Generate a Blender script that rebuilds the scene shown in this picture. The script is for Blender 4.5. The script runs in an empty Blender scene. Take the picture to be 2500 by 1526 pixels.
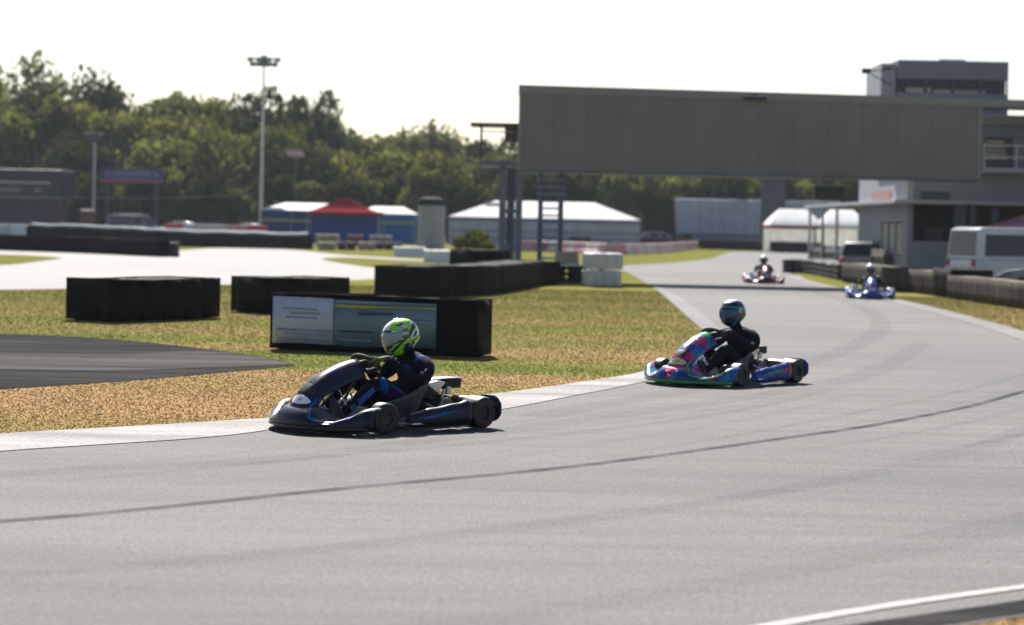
import bpy, bmesh, math, random
import numpy as np
from math import sin, cos, pi, radians, atan2, hypot, sqrt
from mathutils import Vector, Matrix, geometry, noise

# ------------------------------------------------------------------ camera, sky, sun, exposure
SC = bpy.context.scene
COL = SC.collection
F, H, ROLL = 5200.0, 1.78, radians(1.2)          # focal length in 2500-px-wide pixels, eye height, camera roll
cam_d = bpy.data.cameras.new('camera'); cam = bpy.data.objects.new('camera', cam_d); COL.objects.link(cam)
cam_d.sensor_width = 36; cam_d.lens = F / 2500 * 36; cam_d.shift_y = -213 / 2500
cam_d.clip_start = .1; cam_d.clip_end = 3000
cam.matrix_world = Matrix.Translation((0, 0, H)) @ Matrix.Rotation(radians(90), 4, 'X') @ Matrix.Rotation(ROLL, 4, 'Z')
cam_d.dof.use_dof = True; cam_d.dof.focus_distance = 18.6; cam_d.dof.aperture_fstop = 1.7
SC.camera = cam
SUN_EL, SUN_AZ = radians(44), radians(-9)          # azimuth clockwise from +Y (behind the scene, slightly left)
W = bpy.data.worlds.new('World'); SC.world = W; W.use_nodes = True
nt = W.node_tree; bg = nt.nodes['Background']
sky = nt.nodes.new('ShaderNodeTexSky'); sky.sky_type = 'NISHITA'; sky.sun_disc = False
sky.sun_elevation = SUN_EL; sky.sun_rotation = SUN_AZ; sky.dust_density = 1.3; sky.ozone_density = 1.0; sky.air_density = .9
nt.links.new(sky.outputs[0], bg.inputs[0]); bg.inputs[1].default_value = .05
sd = bpy.data.lights.new('sun', 'SUN'); sd.energy = 5.0; sd.angle = radians(.5); sd.color = (1, .955, .90)
sun = bpy.data.objects.new('sun', sd); COL.objects.link(sun)
sdir = Vector((sin(SUN_AZ) * cos(SUN_EL), cos(SUN_AZ) * cos(SUN_EL), sin(SUN_EL)))
sun.rotation_euler = sdir.to_track_quat('Z', 'Y').to_euler(); sun.location = (0, 0, 60)
SC.view_settings.view_transform = 'Standard'; SC.view_settings.look = 'None'
SC.view_settings.gamma = 1; SC.view_settings.exposure = 1.4
SC.cycles.max_bounces = 6; SC.cycles.transparent_max_bounces = 32

# ------------------------------------------------------------------ helpers
def ray(px, py):
    u, v = (px - 1250) / F, (550 - py) / F
    return u * cos(ROLL) - v * sin(ROLL), u * sin(ROLL) + v * cos(ROLL)
def G(px, py, z=0.0):                               # point of the ground seen at a place of the 2500-px photograph
    a, b = ray(px, py); D = (z - H) / b
    return Vector((a * D, D, z))
def P(px, py, D):                                   # point at depth D
    a, b = ray(px, py); return Vector((a * D, D, H + b * D))
rnd = random.Random(7)

def tag(o, label=None, cat=None, group=None, kind=None):
    if label: o['label'] = label
    if cat: o['category'] = cat
    if group: o['group'] = group
    if kind: o['kind'] = kind
    return o
def empty(name, loc, rz=0, label=None, cat=None, group=None):
    o = bpy.data.objects.new(name, None); COL.objects.link(o); o.empty_display_size = .2
    o.location = loc; o.rotation_euler = (0, 0, rz)
    return tag(o, label, cat, group)

class MB:
    def __init__(s): s.v, s.f, s.m = [], [], []
    def add(s, vs, fs, mi=0):
        b = len(s.v); s.v += [tuple(v) for v in vs]; s.f += [tuple(i + b for i in f) for f in fs]; s.m += [mi] * len(fs); return s
    def box(s, c, d, rz=0, mi=0, top=1.0, rot=None):
        x, y, z = d[0] / 2, d[1] / 2, d[2] / 2
        R = rot if rot else Matrix.Rotation(rz, 3, 'Z')
        vs = [Vector((sx * x * (top if sz > 0 else 1), sy * y * (top if sz > 0 else 1), sz * z)) for sz in (-1, 1) for sx, sy in ((-1, -1), (1, -1), (1, 1), (-1, 1))]
        return s.add([R @ v + Vector(c) for v in vs], [(3, 2, 1, 0), (4, 5, 6, 7), (0, 1, 5, 4), (1, 2, 6, 5), (2, 3, 7, 6), (3, 0, 4, 7)], mi)
    def b2(s, a, b, mi=0):
        return s.box([(a[i] + b[i]) / 2 for i in range(3)], [abs(b[i] - a[i]) for i in range(3)], 0, mi)
    def loft(s, rings, closed=True, caps=True, mi=0):
        n = len(rings[0]); vs = [p for r in rings for p in r]; fs = []
        for i in range(len(rings) - 1):
            for j in range(n if closed else n - 1):
                k = (j + 1) % n; fs.append((i * n + j, i * n + k, (i + 1) * n + k, (i + 1) * n + j))
        if caps and closed: fs += [tuple(reversed(range(n))), tuple(range((len(rings) - 1) * n, len(rings) * n))]
        return s.add(vs, fs, mi)
    def tube(s, pts, r, n=8, mi=0, caps=True, sq=1.0):
        pts = [Vector(p) for p in pts]; rr = r if isinstance(r, (list, tuple)) else [r] * len(pts); rings = []; up = None
        for i, p in enumerate(pts):
            t = (pts[min(i + 1, len(pts) - 1)] - pts[max(i - 1, 0)]).normalized()
            if up is None: up = t.orthogonal().normalized() if abs(t.z) > .9 else Vector((0, 0, 1))
            a = t.cross(up); a = (a if a.length > 1e-4 else t.orthogonal()).normalized(); b = a.cross(t).normalized(); up = b
            rings.append([p + a * cos(2 * pi * k / n) * rr[i] + b * sin(2 * pi * k / n) * rr[i] * sq for k in range(n)])
        return s.loft(rings, True, caps, mi)
    def lathe(s, prof, n=24, c=(0, 0, 0), R=None, mi=0, caps=True):
        R = R or Matrix.Identity(3); c = Vector(c)
        return s.loft([[R @ Vector((r * cos(2 * pi * k / n), r * sin(2 * pi * k / n), z)) + c for k in range(n)] for r, z in prof], True, caps, mi)
    def prism(s, pts, z0, z1, mi=0):
        n = len(pts); vs = [(p[0], p[1], z0) for p in pts] + [(p[0], p[1], z1) for p in pts]
        return s.add(vs, [tuple(reversed(range(n))), tuple(range(n, 2 * n))] + [(i, (i + 1) % n, n + (i + 1) % n, n + i) for i in range(n)], mi)
    def mesh(s, name, mats, smooth=None):
        me = bpy.data.meshes.new(name); me.from_pydata(s.v, [], s.f)
        for m in (mats if isinstance(mats, (list, tuple)) else [mats]): me.materials.append(m)
        if any(s.m): me.polygons.foreach_set('material_index', s.m)
        bm = bmesh.new(); bm.from_mesh(me); bmesh.ops.recalc_face_normals(bm, faces=bm.faces); bm.to_mesh(me); bm.free()
        if smooth is not None:
            me.shade_smooth(); me.set_sharp_from_angle(angle=radians(smooth))
        me.update(); return me
    def build(s, name, mats, parent=None, smooth=None, loc=None, bevel=0, solid=0, sub=0, rz=0):
        o = bpy.data.objects.new(name, s.mesh(name, mats, smooth)); COL.objects.link(o)
        if parent: o.parent = parent
        if loc is not None: o.location = loc
        o.rotation_euler[2] = rz
        if sub: m = o.modifiers.new('s', 'SUBSURF'); m.levels = m.render_levels = sub
        if solid: m = o.modifiers.new('t', 'SOLIDIFY'); m.thickness = solid; m.offset = 0
        if bevel: m = o.modifiers.new('b', 'BEVEL'); m.width = bevel; m.segments = 2; m.limit_method = 'ANGLE'
        return o

# ------------------------------------------------------------------ materials
def lk(t, a, b): t.links.new(a, b)
def newmat(name):
    m = bpy.data.materials.new(name); m.use_nodes = True; t = m.node_tree
    return m, t, t.nodes['Principled BSDF']
def noisef(t, scale, detail=3, coord='Object', vec=None, stretch=None, rough=.55):
    n = t.nodes.new('ShaderNodeTexNoise'); n.inputs['Scale'].default_value = scale; n.inputs['Detail'].default_value = detail; n.inputs['Roughness'].default_value = rough
    if coord == 'World': src = t.nodes.new('ShaderNodeNewGeometry').outputs['Position']
    else: src = t.nodes.new('ShaderNodeTexCoord').outputs[coord]
    if stretch:
        mp = t.nodes.new('ShaderNodeMapping'); mp.inputs['Scale'].default_value = stretch; lk(t, src, mp.inputs[0]); src = mp.outputs[0]
    lk(t, src, n.inputs['Vector']); return n
def ramp(t, src, stops, interp='LINEAR'):
    r = t.nodes.new('ShaderNodeValToRGB'); r.color_ramp.interpolation = interp; e = r.color_ramp.elements
    while len(e) < len(stops): e.new(.5)
    for i, (p, c) in enumerate(stops): e[i].position = p; e[i].color = (*c, 1) if len(c) == 3 else c
    lk(t, src, r.inputs[0]); return r
def mixc(t, fac, a, b, mode='MIX'):
    m = t.nodes.new('ShaderNodeMix'); m.data_type = 'RGBA'; m.blend_type = mode
    for i, x in ((0, fac), (6, a), (7, b)):
        if hasattr(x, 'links') or hasattr(x, 'is_linked'): lk(t, x, m.inputs[i])
        else: m.inputs[i].default_value = x if i == 0 else (*x, 1)
    return m.outputs[2]
_mc = {}
def M(name, col, rough=.5, metal=0, var=.12, scale=6, coat=0, bump=0, spec=.5):
    if name in _mc: return _mc[name]
    m, t, b = newmat(name)
    n = noisef(t, scale, 4)
    c2 = tuple(max(0, x * (1 - var)) for x in col); c1 = tuple(min(1, x * (1 + var)) for x in col)
    r = ramp(t, n.outputs[0], [(.3, c2), (.7, c1)]); lk(t, r.outputs[0], b.inputs['Base Color'])
    rr = t.nodes.new('ShaderNodeMapRange'); rr.inputs[3].default_value = max(.03, rough - .08); rr.inputs[4].default_value = min(1, rough + .1)
    lk(t, n.outputs[0], rr.inputs[0]); lk(t, rr.outputs[0], b.inputs['Roughness'])
    b.inputs['Metallic'].default_value = metal; b.inputs['Coat Weight'].default_value = coat; b.inputs['Specular IOR Level'].default_value = spec
    b.inputs['Coat Roughness'].default_value = .08
    if bump:
        bp = t.nodes.new('ShaderNodeBump'); bp.inputs['Strength'].default_value = bump; bp.inputs['Distance'].default_value = .01
        n2 = noisef(t, scale * 12, 3); lk(t, n2.outputs[0], bp.inputs['Height']); lk(t, bp.outputs[0], b.inputs['Normal'])
    _mc[name] = m; return m

def grass_color(t):
    a = noisef(t, .35, 5, 'World', stretch=(.16, .9, 1), rough=.55)
    r = ramp(t, a.outputs[0], [(.38, (.120, .140, .040)), (.46, (.185, .170, .058)), (.53, (.25, .175, .082)), (.62, (.30, .195, .105))])
    n2 = noisef(t, 7, 4, 'World'); r2 = ramp(t, n2.outputs[0], [(.3, (.88, .88, .88)), (.7, (1.1, 1.08, 1.06))])
    # greener away from the near infield (watered ground beyond the banner)
    g = t.nodes.new('ShaderNodeNewGeometry'); s = t.nodes.new('ShaderNodeSeparateXYZ'); lk(t, g.outputs['Position'], s.inputs[0])
    mr = t.nodes.new('ShaderNodeMapRange'); mr.inputs[1].default_value = 22; mr.inputs[2].default_value = 34; mr.inputs[3].default_value = 0; mr.inputs[4].default_value = .45
    lk(t, s.outputs[1], mr.inputs[0])
    nr = t.nodes.new('ShaderNodeMapRange'); nr.inputs[1].default_value = 19; nr.inputs[2].default_value = 25; nr.inputs[3].default_value = .6; nr.inputs[4].default_value = 0; lk(t, s.outputs[1], nr.inputs[0])
    fr = t.nodes.new('ShaderNodeMapRange'); fr.inputs[1].default_value = 45; fr.inputs[2].default_value = 75; fr.inputs[3].default_value = 0; fr.inputs[4].default_value = .8; lk(t, s.outputs[1], fr.inputs[0])
    m0 = mixc(t, nr.outputs[0], r.outputs[0], (.275, .168, .088))
    m1 = mixc(t, mr.outputs[0], m0, (.160, .165, .050)); m1 = mixc(t, fr.outputs[0], m1, (.092, .100, .024))
    return mixc(t, 1.0, m1, r2.outputs[0], 'MULTIPLY')
def grass_mats():
    m, t, b = newmat('grass_ground'); lk(t, grass_color(t), b.inputs['Base Color']); b.inputs['Roughness'].default_value = 1; b.inputs['Specular IOR Level'].default_value = 0
    bp = t.nodes.new('ShaderNodeBump'); bp.inputs['Strength'].default_value = .3; bp.inputs['Distance'].default_value = .03
    n = noisef(t, 22, 5, 'World'); lk(t, n.outputs[0], bp.inputs['Height']); lk(t, bp.outputs[0], b.inputs['Normal'])
    m2, t, b = newmat('grass_blade'); c = grass_color(t)
    d = t.nodes.new('ShaderNodeBsdfDiffuse'); tr = t.nodes.new('ShaderNodeBsdfTranslucent'); mx = t.nodes.new('ShaderNodeMixShader'); mx.inputs[0].default_value = .04
    c2 = mixc(t, 1.0, c, (1.35, 1.32, 1.28), 'MULTIPLY')
    gn = t.nodes.new('ShaderNodeNewGeometry'); va = t.nodes.new('ShaderNodeVectorMath'); va.operation = 'MULTIPLY_ADD'; va.inputs[1].default_value = (.25, .25, .25); va.inputs[2].default_value = (0, 0, .8); lk(t, gn.outputs['Normal'], va.inputs[0])
    lk(t, va.outputs[0], d.inputs['Normal'])                     # turf: blade normals lean towards the sward's own
    lk(t, c2, d.inputs[0]); lk(t, c2, tr.inputs[0]); lk(t, d.outputs[0], mx.inputs[1]); lk(t, tr.outputs[0], mx.inputs[2]); lk(t, mx.outputs[0], t.nodes['Material Output'].inputs[0])
    return m, m2
def asphalt(name, c0, c1, rough=.62, spec=.5, con=.16):
    m, t, b = newmat(name)
    big = noisef(t, .12, 5, 'World', stretch=(.5, 1.2, 1)); r = ramp(t, big.outputs[0], [(.35, c0), (.65, c1)])
    fine = noisef(t, 55, 3, 'World'); rf = ramp(t, fine.outputs[0], [(.3, (.6, .6, .6)), (.7, (1.4, 1.4, 1.4))])
    st = noisef(t, 1.1, 5, 'World', stretch=(.16, 1.6, 1), rough=.7)     # rubber and sweeping marks along the driving line
    rs = ramp(t, st.outputs[0], [(.35, (1 - con * 1.2,) * 3), (.65, (1 + con * .8,) * 3)])
    c = mixc(t, 1.0, r.outputs[0], rf.outputs[0], 'MULTIPLY'); c = mixc(t, 1.0, c, rs.outputs[0], 'MULTIPLY')
    lk(t, c, b.inputs['Base Color']); b.inputs['Specular IOR Level'].default_value = spec
    mr = t.nodes.new('ShaderNodeMapRange'); mr.inputs[3].default_value = rough - .06; mr.inputs[4].default_value = rough + .08; lk(t, st.outputs[0], mr.inputs[0]); lk(t, mr.outputs[0], b.inputs['Roughness'])
    bp = t.nodes.new('ShaderNodeBump'); bp.inputs['Strength'].default_value = .55; bp.inputs['Distance'].default_value = .006
    lk(t, fine.outputs[0], bp.inputs['Height']); lk(t, bp.outputs[0], b.inputs['Normal'])
    return m
MG, MBL = grass_mats()
M_ASP = asphalt('track_asphalt', (.085, .084, .083), (.115, .113, .111), .85, .12)
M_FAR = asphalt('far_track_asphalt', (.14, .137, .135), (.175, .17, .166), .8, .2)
M_ROAD = asphalt('service_road_tarmac', (.012, .012, .013), (.028, .027, .026), .95, .02, .65)
M_ROADL = asphalt('service_road_worn', (.036, .035, .034), (.062, .059, .055), .95, .02, .5)
M_KERB = asphalt('kerb_concrete', (.17, .162, .155), (.25, .238, .225), .85, .15, .4)
M_EDGE = asphalt('worn_edge', (.115, .111, .107), (.15, .145, .14), .85, .12)
M_LINE = asphalt('line_paint', (.25, .235, .225), (.33, .31, .298), .8, .15)

def skid_mat(op):
    m, t, b = newmat('tyre_rubber_mark'); b.inputs['Base Color'].default_value = (.02, .02, .021, 1); b.inputs['Roughness'].default_value = 1; b.inputs['Specular IOR Level'].default_value = 0
    tr = t.nodes.new('ShaderNodeBsdfTransparent'); mx = t.nodes.new('ShaderNodeMixShader')
    n = noisef(t, 1.5, 5, 'World', stretch=(.3, 2, 1), rough=.7); r = ramp(t, n.outputs[0], [(.35, (op * .35,) * 3), (.65, (op,) * 3)])
    lk(t, r.outputs[0], mx.inputs[0]); lk(t, tr.outputs[0], mx.inputs[1]); lk(t, b.outputs[0], mx.inputs[2]); lk(t, mx.outputs[0], t.nodes['Material Output'].inputs[0]); return m

# ------------------------------------------------------------------ ground sheets
def catmull(pts, k=6, closed=False):
    out = []; n = len(pts)
    for i in range(n if closed else n - 1):
        p = [pts[(i + j) % n] if closed else pts[min(max(i + j, 0), n - 1)] for j in (-1, 0, 1, 2)]
        for q in range(k):
            t = q / k; out.append(.5 * ((2 * p[1]) + (p[2] - p[0]) * t + (2 * p[0] - 5 * p[1] + 4 * p[2] - p[3]) * t * t + (3 * p[1] - p[0] - 3 * p[2] + p[3]) * t ** 3))
    if not closed: out.append(pts[-1])
    return out
def sheet(name, px, z, mat, k=5, smooth=True):
    w = [G(*p) for p in px]
    if smooth: w = catmull(w, k, True)
    w = [Vector((p.x, p.y, 0)) for p in w]
    tri = geometry.tessellate_polygon([w]); mb = MB(); mb.add([(p.x, p.y, z) for p in w], tri)
    me = bpy.data.meshes.new(name); me.from_pydata(mb.v, [], mb.f); me.materials.append(mat)
    bm = bmesh.new(); bm.from_mesh(me)
    for f in bm.faces:
        f.normal_update()
        if f.normal.z < 0: f.normal_flip()
    bm.to_mesh(me); bm.free()
    o = bpy.data.objects.new(name, me); COL.objects.link(o); tag(o, kind='structure'); return o, [(p.x, p.y) for p in w]
def ribbon(name, px, width, z, mat, k=8):
    w = catmull([G(*p) for p in px], k); mb = MB(); vs = []
    for i, p in enumerate(w):
        t = (w[min(i + 1, len(w) - 1)] - w[max(i - 1, 0)]).normalized(); nrm = Vector((-t.y, t.x, 0))
        wd = width if not callable(width) else width(i / (len(w) - 1))
        vs += [(p + nrm * wd / 2)[:2] + (z,), (p - nrm * wd / 2)[:2] + (z,)]
    mb.add(vs, [(2 * i, 2 * i + 2, 2 * i + 3, 2 * i + 1) for i in range(len(w) - 1)])
    o = mb.build(name, mat); tag(o, kind='structure'); return o
mb = MB(); mb.add([(-400, -45, 0), (400, -45, 0), (400, 510, 0), (-400, 510, 0)], [(0, 1, 2, 3)])
tag(mb.build('ground', MG), kind='structure')

inner = [(-500, 1108), (-150, 1076), (0, 1060), (320, 1042), (640, 1022), (900, 997), (1215, 961), (1400, 936), (1540, 914), (1640, 890), (1700, 866), (1722, 842), (1722, 815), (1702, 795), (1660, 758), (1620, 722), (1590, 700), (1555, 678), (1515, 661), (1440, 658)]
poly_track = inner + [(1380, 655), (1380, 648), (1500, 649), (1650, 641), (1740, 630), (1790, 615), (1900, 616), (2000, 621), (2010, 640), (1950, 660), (1930, 672), (1960, 684), (2050, 703), (2200, 735), (2350, 771), (2500, 815), (2900, 950), (3600, 1180), (3700, 1330), (3200, 1400), (2900, 1440), (2500, 1505), (2330, 1530), (1700, 1620), (1000, 1800), (-300, 2100), (-1600, 2000), (-1500, 1300)]
_, TP = sheet('track', poly_track, .004, M_ASP)
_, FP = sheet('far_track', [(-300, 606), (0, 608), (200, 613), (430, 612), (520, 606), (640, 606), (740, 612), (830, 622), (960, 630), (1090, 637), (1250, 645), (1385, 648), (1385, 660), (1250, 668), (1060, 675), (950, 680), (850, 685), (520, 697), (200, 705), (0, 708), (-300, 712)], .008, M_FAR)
sheet('infield_grass', [(785, 633), (850, 629), (950, 634), (1100, 641), (1200, 652), (1060, 661), (960, 657), (880, 650)], .014, MG)
sheet('infield_grass', [(-300, 616), (0, 622), (100, 626), (150, 631), (90, 639), (0, 648), (-300, 655)], .014, MG)
_, RP = sheet('service_road', [(-300, 806), (0, 815), (200, 824), (400, 841), (600, 866), (700, 885), (700, 895), (500, 914), (300, 931), (0, 951), (-300, 968)], .006, M_ROAD)
sheet('service_road_centre', [(-300, 856), (0, 864), (300, 866), (480, 858), (600, 868), (700, 887), (690, 893), (500, 899), (300, 906), (0, 904), (-300, 900)], .010, M_ROADL)
sheet('kerb', [(-500, 1109), (-150, 1077), (0, 1061), (320, 1043), (640, 1023), (760, 1012), (760, 1026), (640, 1054), (480, 1072), (320, 1083), (0, 1104), (-150, 1122), (-500, 1150)], .010, M_KERB)
sheet('kerb', [(1180, 967), (1215, 962), (1400, 937), (1540, 915), (1640, 891), (1640, 912), (1560, 936), (1400, 968), (1215, 1003), (1180, 1000)], .010, M_KERB)
sheet('kerb', [(1722, 842), (1723, 815), (1703, 795), (1661, 758), (1621, 722), (1591, 700), (1600, 698), (1650, 720), (1700, 755), (1748, 795), (1760, 820), (1745, 846)], .010, M_EDGE)
ribbon('edge_line', [(1935, 672), (1962, 686), (2050, 706), (2200, 738), (2350, 776), (2500, 821), (2900, 960)], .55, .010, M_EDGE)
ribbon('white_line', [(1500, 1606), (1720, 1562), (1900, 1528), (2200, 1478), (2500, 1436), (2800, 1396), (3200, 1320)], .085, .010, M_LINE)
ribbon('tarmac_edge', [(1700, 1606), (2010, 1557), (2300, 1513), (2500, 1484), (2900, 1419)], .23, .008, M_ROAD)
ribbon('tyre_mark', [(-300, 1290), (0, 1276), (350, 1246), (830, 1196), (1300, 1152), (1600, 1116), (1900, 1074), (2120, 1042), (2330, 1002), (2420, 980), (2540, 944)], .10, .012, skid_mat(.5))
ribbon('tyre_mark', [(900, 1560), (1300, 1500), (1800, 1420), (2300, 1330), (2700, 1230)], .30, .012, skid_mat(.06))
ribbon('tyre_mark', [(-300, 1180), (200, 1150), (700, 1120), (1250, 1050), (1900, 960), (2150, 900), (2250, 840)], .35, .013, skid_mat(.08))
ribbon('tyre_mark', [(1300, 1020), (1800, 930), (2050, 860), (2150, 800), (2100, 750), (1950, 700)], .40, .012, skid_mat(.08))
ribbon('tyre_mark', [(-300, 1420), (400, 1380), (1200, 1300), (1900, 1200), (2400, 1090), (2650, 980)], .25, .013, skid_mat(.07))

_sk = [skid_mat(.05), skid_mat(.08), skid_mat(.11)]; _rk = random.Random(21)
_line = catmull([G(*p) for p in [(-300, 1225), (300, 1186), (900, 1132), (1500, 1062), (1900, 1000), (2200, 935), (2420, 870), (2480, 815)]], 8)
for k, off in enumerate([-1.1, -.55, -.35, .15, .3, .9, 1.25, 1.9, 2.6, 3.0, 3.9, 4.6]):   # faint tyre traces beside the driven line
    n_ = len(_line); a_ = _rk.randrange(0, n_ // 2); b_ = min(n_, a_ + _rk.randrange(n_ // 3, n_ // 2 + 8)); w_ = _rk.uniform(.07, .15); mb = MB(); vs = []
    for i in range(a_, b_):
        t = (_line[min(i + 1, n_ - 1)] - _line[max(i - 1, 0)]).normalized(); nn_ = Vector((t.y, -t.x, 0)); f = (i - a_) / (b_ - 1 - a_); hw = w_ / 2 * (1.001 - abs(2 * f - 1) ** 4); p = _line[i] + nn_ * (off + .12 * sin(i * .2 + k))
        vs += [(p + nn_ * hw)[:2] + (.0135 + .0006 * k,), (p - nn_ * hw)[:2] + (.0135 + .0006 * k,)]
    mb.add(vs, [(2 * i, 2 * i + 2, 2 * i + 3, 2 * i + 1) for i in range(len(vs) // 2 - 1)]); tag(mb.build('tyre_mark', _sk[k % 3]), kind='structure')
# ------------------------------------------------------------------ grass blades (uncountable)
def inpoly(X, Y, poly):
    r = np.zeros(len(X), bool); n = len(poly); j = n - 1
    for i in range(n):
        xi, yi = poly[i]; xj, yj = poly[j]
        if yi != yj: r ^= ((yi > Y) != (yj > Y)) & (X < (xj - xi) * (Y - yi) / (yj - yi) + xi)
        j = i
    return r
def grass():
    rs = np.random.RandomState(3); n = 900000
    Y = 9.0 + 51 * rs.rand(n) ** 1.25; X = (rs.rand(n) * 2 - 1) * (Y * .27 + .8)
    ok = ~inpoly(X, Y, TP) & ~inpoly(X, Y, RP) & ~inpoly(X, Y, FP); X, Y = X[ok], Y[ok]; n = len(X)
    h = (.003 + .007 * rs.rand(n) ** 2) * (1 + .012 * Y); w = .003 + .00026 * Y; a = rs.rand(n) * pi; lx = (rs.rand(n) - .5) * h * 1.2; ly = (rs.rand(n) - .5) * h * 1.2
    V = np.zeros((n, 3, 3)); V[:, 0] = np.c_[X - np.cos(a) * w, Y - np.sin(a) * w, np.zeros(n)]; V[:, 1] = np.c_[X + np.cos(a) * w, Y + np.sin(a) * w, np.zeros(n)]; V[:, 2] = np.c_[X + lx, Y + ly, h]
    me = bpy.data.meshes.new('grass'); me.vertices.add(3 * n); me.loops.add(3 * n); me.polygons.add(n)
    me.vertices.foreach_set('co', V.ravel()); me.loops.foreach_set('vertex_index', np.arange(3 * n)); me.polygons.foreach_set('loop_start', np.arange(n) * 3)
    me.materials.append(MBL); me.update(); me.validate()
    o = bpy.data.objects.new('grass', me); COL.objects.link(o); tag(o, 'short dry brown and green grass of the infield', 'grass', kind='stuff')
grass()

# ------------------------------------------------------------------ tyre walls and barriers
M_TYRE = M('tyre_rubber', (.010, .010, .011), .8, var=.3, scale=9, bump=.3, spec=.1)
M_BELT = M('conveyor_belt_rubber', (.004, .004, .0045), .8, var=.4, scale=2.5, bump=.3, spec=.08)
M_DUST = M('dusty_tyre_rubber', (.075, .06, .05), .85, var=.45, scale=3, bump=.4)
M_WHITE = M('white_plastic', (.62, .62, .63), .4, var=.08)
M_RED = M('red_plastic', (.42, .03, .04), .4, var=.15)
M_PINK = M('faded_red_plastic', (.52, .25, .25), .5, var=.15)
M_PALE = M('dirty_white_plastic', (.46, .44, .44), .5, var=.15)
_stk = {}
def stack_mesh(n, mat, r=.29, hh=.185):
    key = (n, mat.name, r)
    if key not in _stk:
        mb = MB()
        for i in range(n):
            z = i * hh; q = hh
            mb.lathe([(r * .62, z + q * .12), (r * .80, z + q * .01), (r * .96, z + q * .12), (r, z + q * .3), (r, z + q * .7), (r * .96, z + q * .88), (r * .80, z + q * .99), (r * .62, z + q * .88), (r * .58, z + q * .5)], 18, caps=False)
        _stk[key] = mb.mesh('tyre_stack', mat, 50)
    return _stk[key]
def resample(pts, step):
    cum = [0.0]
    for a, b in zip(pts, pts[1:]): cum.append(cum[-1] + (b - a).length)
    n = max(1, round(cum[-1] / step)); out = []; k = 0
    for i in range(n + 1):
        d = cum[-1] * i / n
        while k < len(cum) - 2 and cum[k + 1] < d: k += 1
        out.append(pts[k].lerp(pts[k + 1], (d - cum[k]) / max(1e-9, cum[k + 1] - cum[k])))
    return out
def tyre_wall(label, path, h, n=4, belt=True, mat=None, rows=1, group='tyre walls round the circuit', wave=.02, top=None, world=False, r=.29, bmat=None, hscale=None):
    pts = path if world else [G(*p) for p in path]
    pts = catmull(pts, 6); base = pts[0].copy(); seg = resample(pts, r * 2.03)
    root = empty('tyre_wall', base, 0, label, 'tyre wall', group)
    sm = stack_mesh(n, mat or M_TYRE, r); hs = h / (n * .185)
    tang = lambda i: (seg[min(i + 1, len(seg) - 1)] - seg[max(i - 1, 0)]).normalized()
    hf = lambda i: 1 + wave * noise.noise(Vector((i * .45 + base.x, base.y, 1.7))) * 2 + (hscale(i / max(1, len(seg) - 1)) if hscale else 0)
    for i, p in enumerate(seg):
        for q in range(rows):
            t = tang(i); nn = Vector((-t.y, t.x, 0))
            o = bpy.data.objects.new('tyre_stack', sm); COL.objects.link(o); o.parent = root
            o.location = p - base + nn * q * r * 2 + Vector((rnd.uniform(-.02, .02), rnd.uniform(-.02, .02), 0)); o.rotation_euler = (0, 0, rnd.random() * 6)
            o.scale = (1, 1, hs * hf(i) * (.965 if belt else rnd.uniform(.93, 1.05)))
    if belt:
        a, b = [], []; side = r * 1.12
        for i, p in enumerate(seg):
            t = tang(i); nn = Vector((-t.y, t.x, 0)); sc = 1
            for f in (-.5, 0, .5)[:3]:
                bulge = side * (1.0 if f == 0 else .91)
                q = p - base + t * f * r * 2
                a.append((q + nn * (bulge + (rows - 1) * 2 * r), hf(i + f))); b.append((q - nn * bulge, hf(i + f)))
        loop = a + b[::-1]; rings = []
        for zf, off in ((.03, 0), (.35, .006), (.7, .0), (.985, .004)):
            rings.append([(v.x, v.y, h * k * zf) for v, k in loop])
        mb = MB(); mb.loft(rings, True, False); bo = mb.build('belt', bmat or M_BELT, root, 40, solid=.012)
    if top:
        mb = MB(); mb.tube([p - base + Vector((0, 0, h * hf(i) + .06)) for i, p in enumerate(seg)], .12, 10); mb.build('glint_tube', top, root, 30)  # pale tube stands in for the bright glint on the belt's curved top
    return root

tyre_wall('black tyre wall standing alone on the grass at the left, in front of the far track', [(283, 785), (380, 781), (480, 776)], .74, rows=2)
tyre_wall('dark tyre wall directly behind the white end of the advertising banner', [(655, 765), (730, 764), (800, 762)], .66, rows=2, hscale=lambda t: .05)
w3 = tyre_wall('black tyre wall carrying the advertising banner, behind the green helmet', [G(728, 852.7).lerp(G(1132, 869.3), k / 3) for k in range(4)], .79, rows=1, wave=.01, world=True)
tyre_wall('long black tyre wall behind the banner, rising towards the gantry foot', [(1005, 727), (1080, 724), (1180, 718), (1300, 697)], .76, rows=2)
tyre_wall('tall black tyre wall in front of the green shrub', [(1160, 690), (1190, 690), (1216, 688)], 1.02, n=5, rows=2)
tyre_wall('low black tyre wall between the long wall and the beige crate', [(1275, 697), (1335, 696)], .72, rows=2)
tyre_wall('black tyre wall along the far edge of the left track', [(-150, 604), (0, 611), (200, 618), (392, 627)], .80, rows=1)
tyre_wall('wavy black tyre wall with a modelled white glint on top behind the left track', [(78, 592), (250, 596), (440, 602), (640, 607), (750, 609)], .88, n=5, wave=.05, top=M_WHITE, hscale=lambda t: .26 * (1 - t) ** 2)
tyre_wall('black tyre wall closing the far end of the right straight', [(1400, 605), (1560, 604), (1700, 608), (1850, 613), (1995, 619)], .90, n=5)
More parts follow.
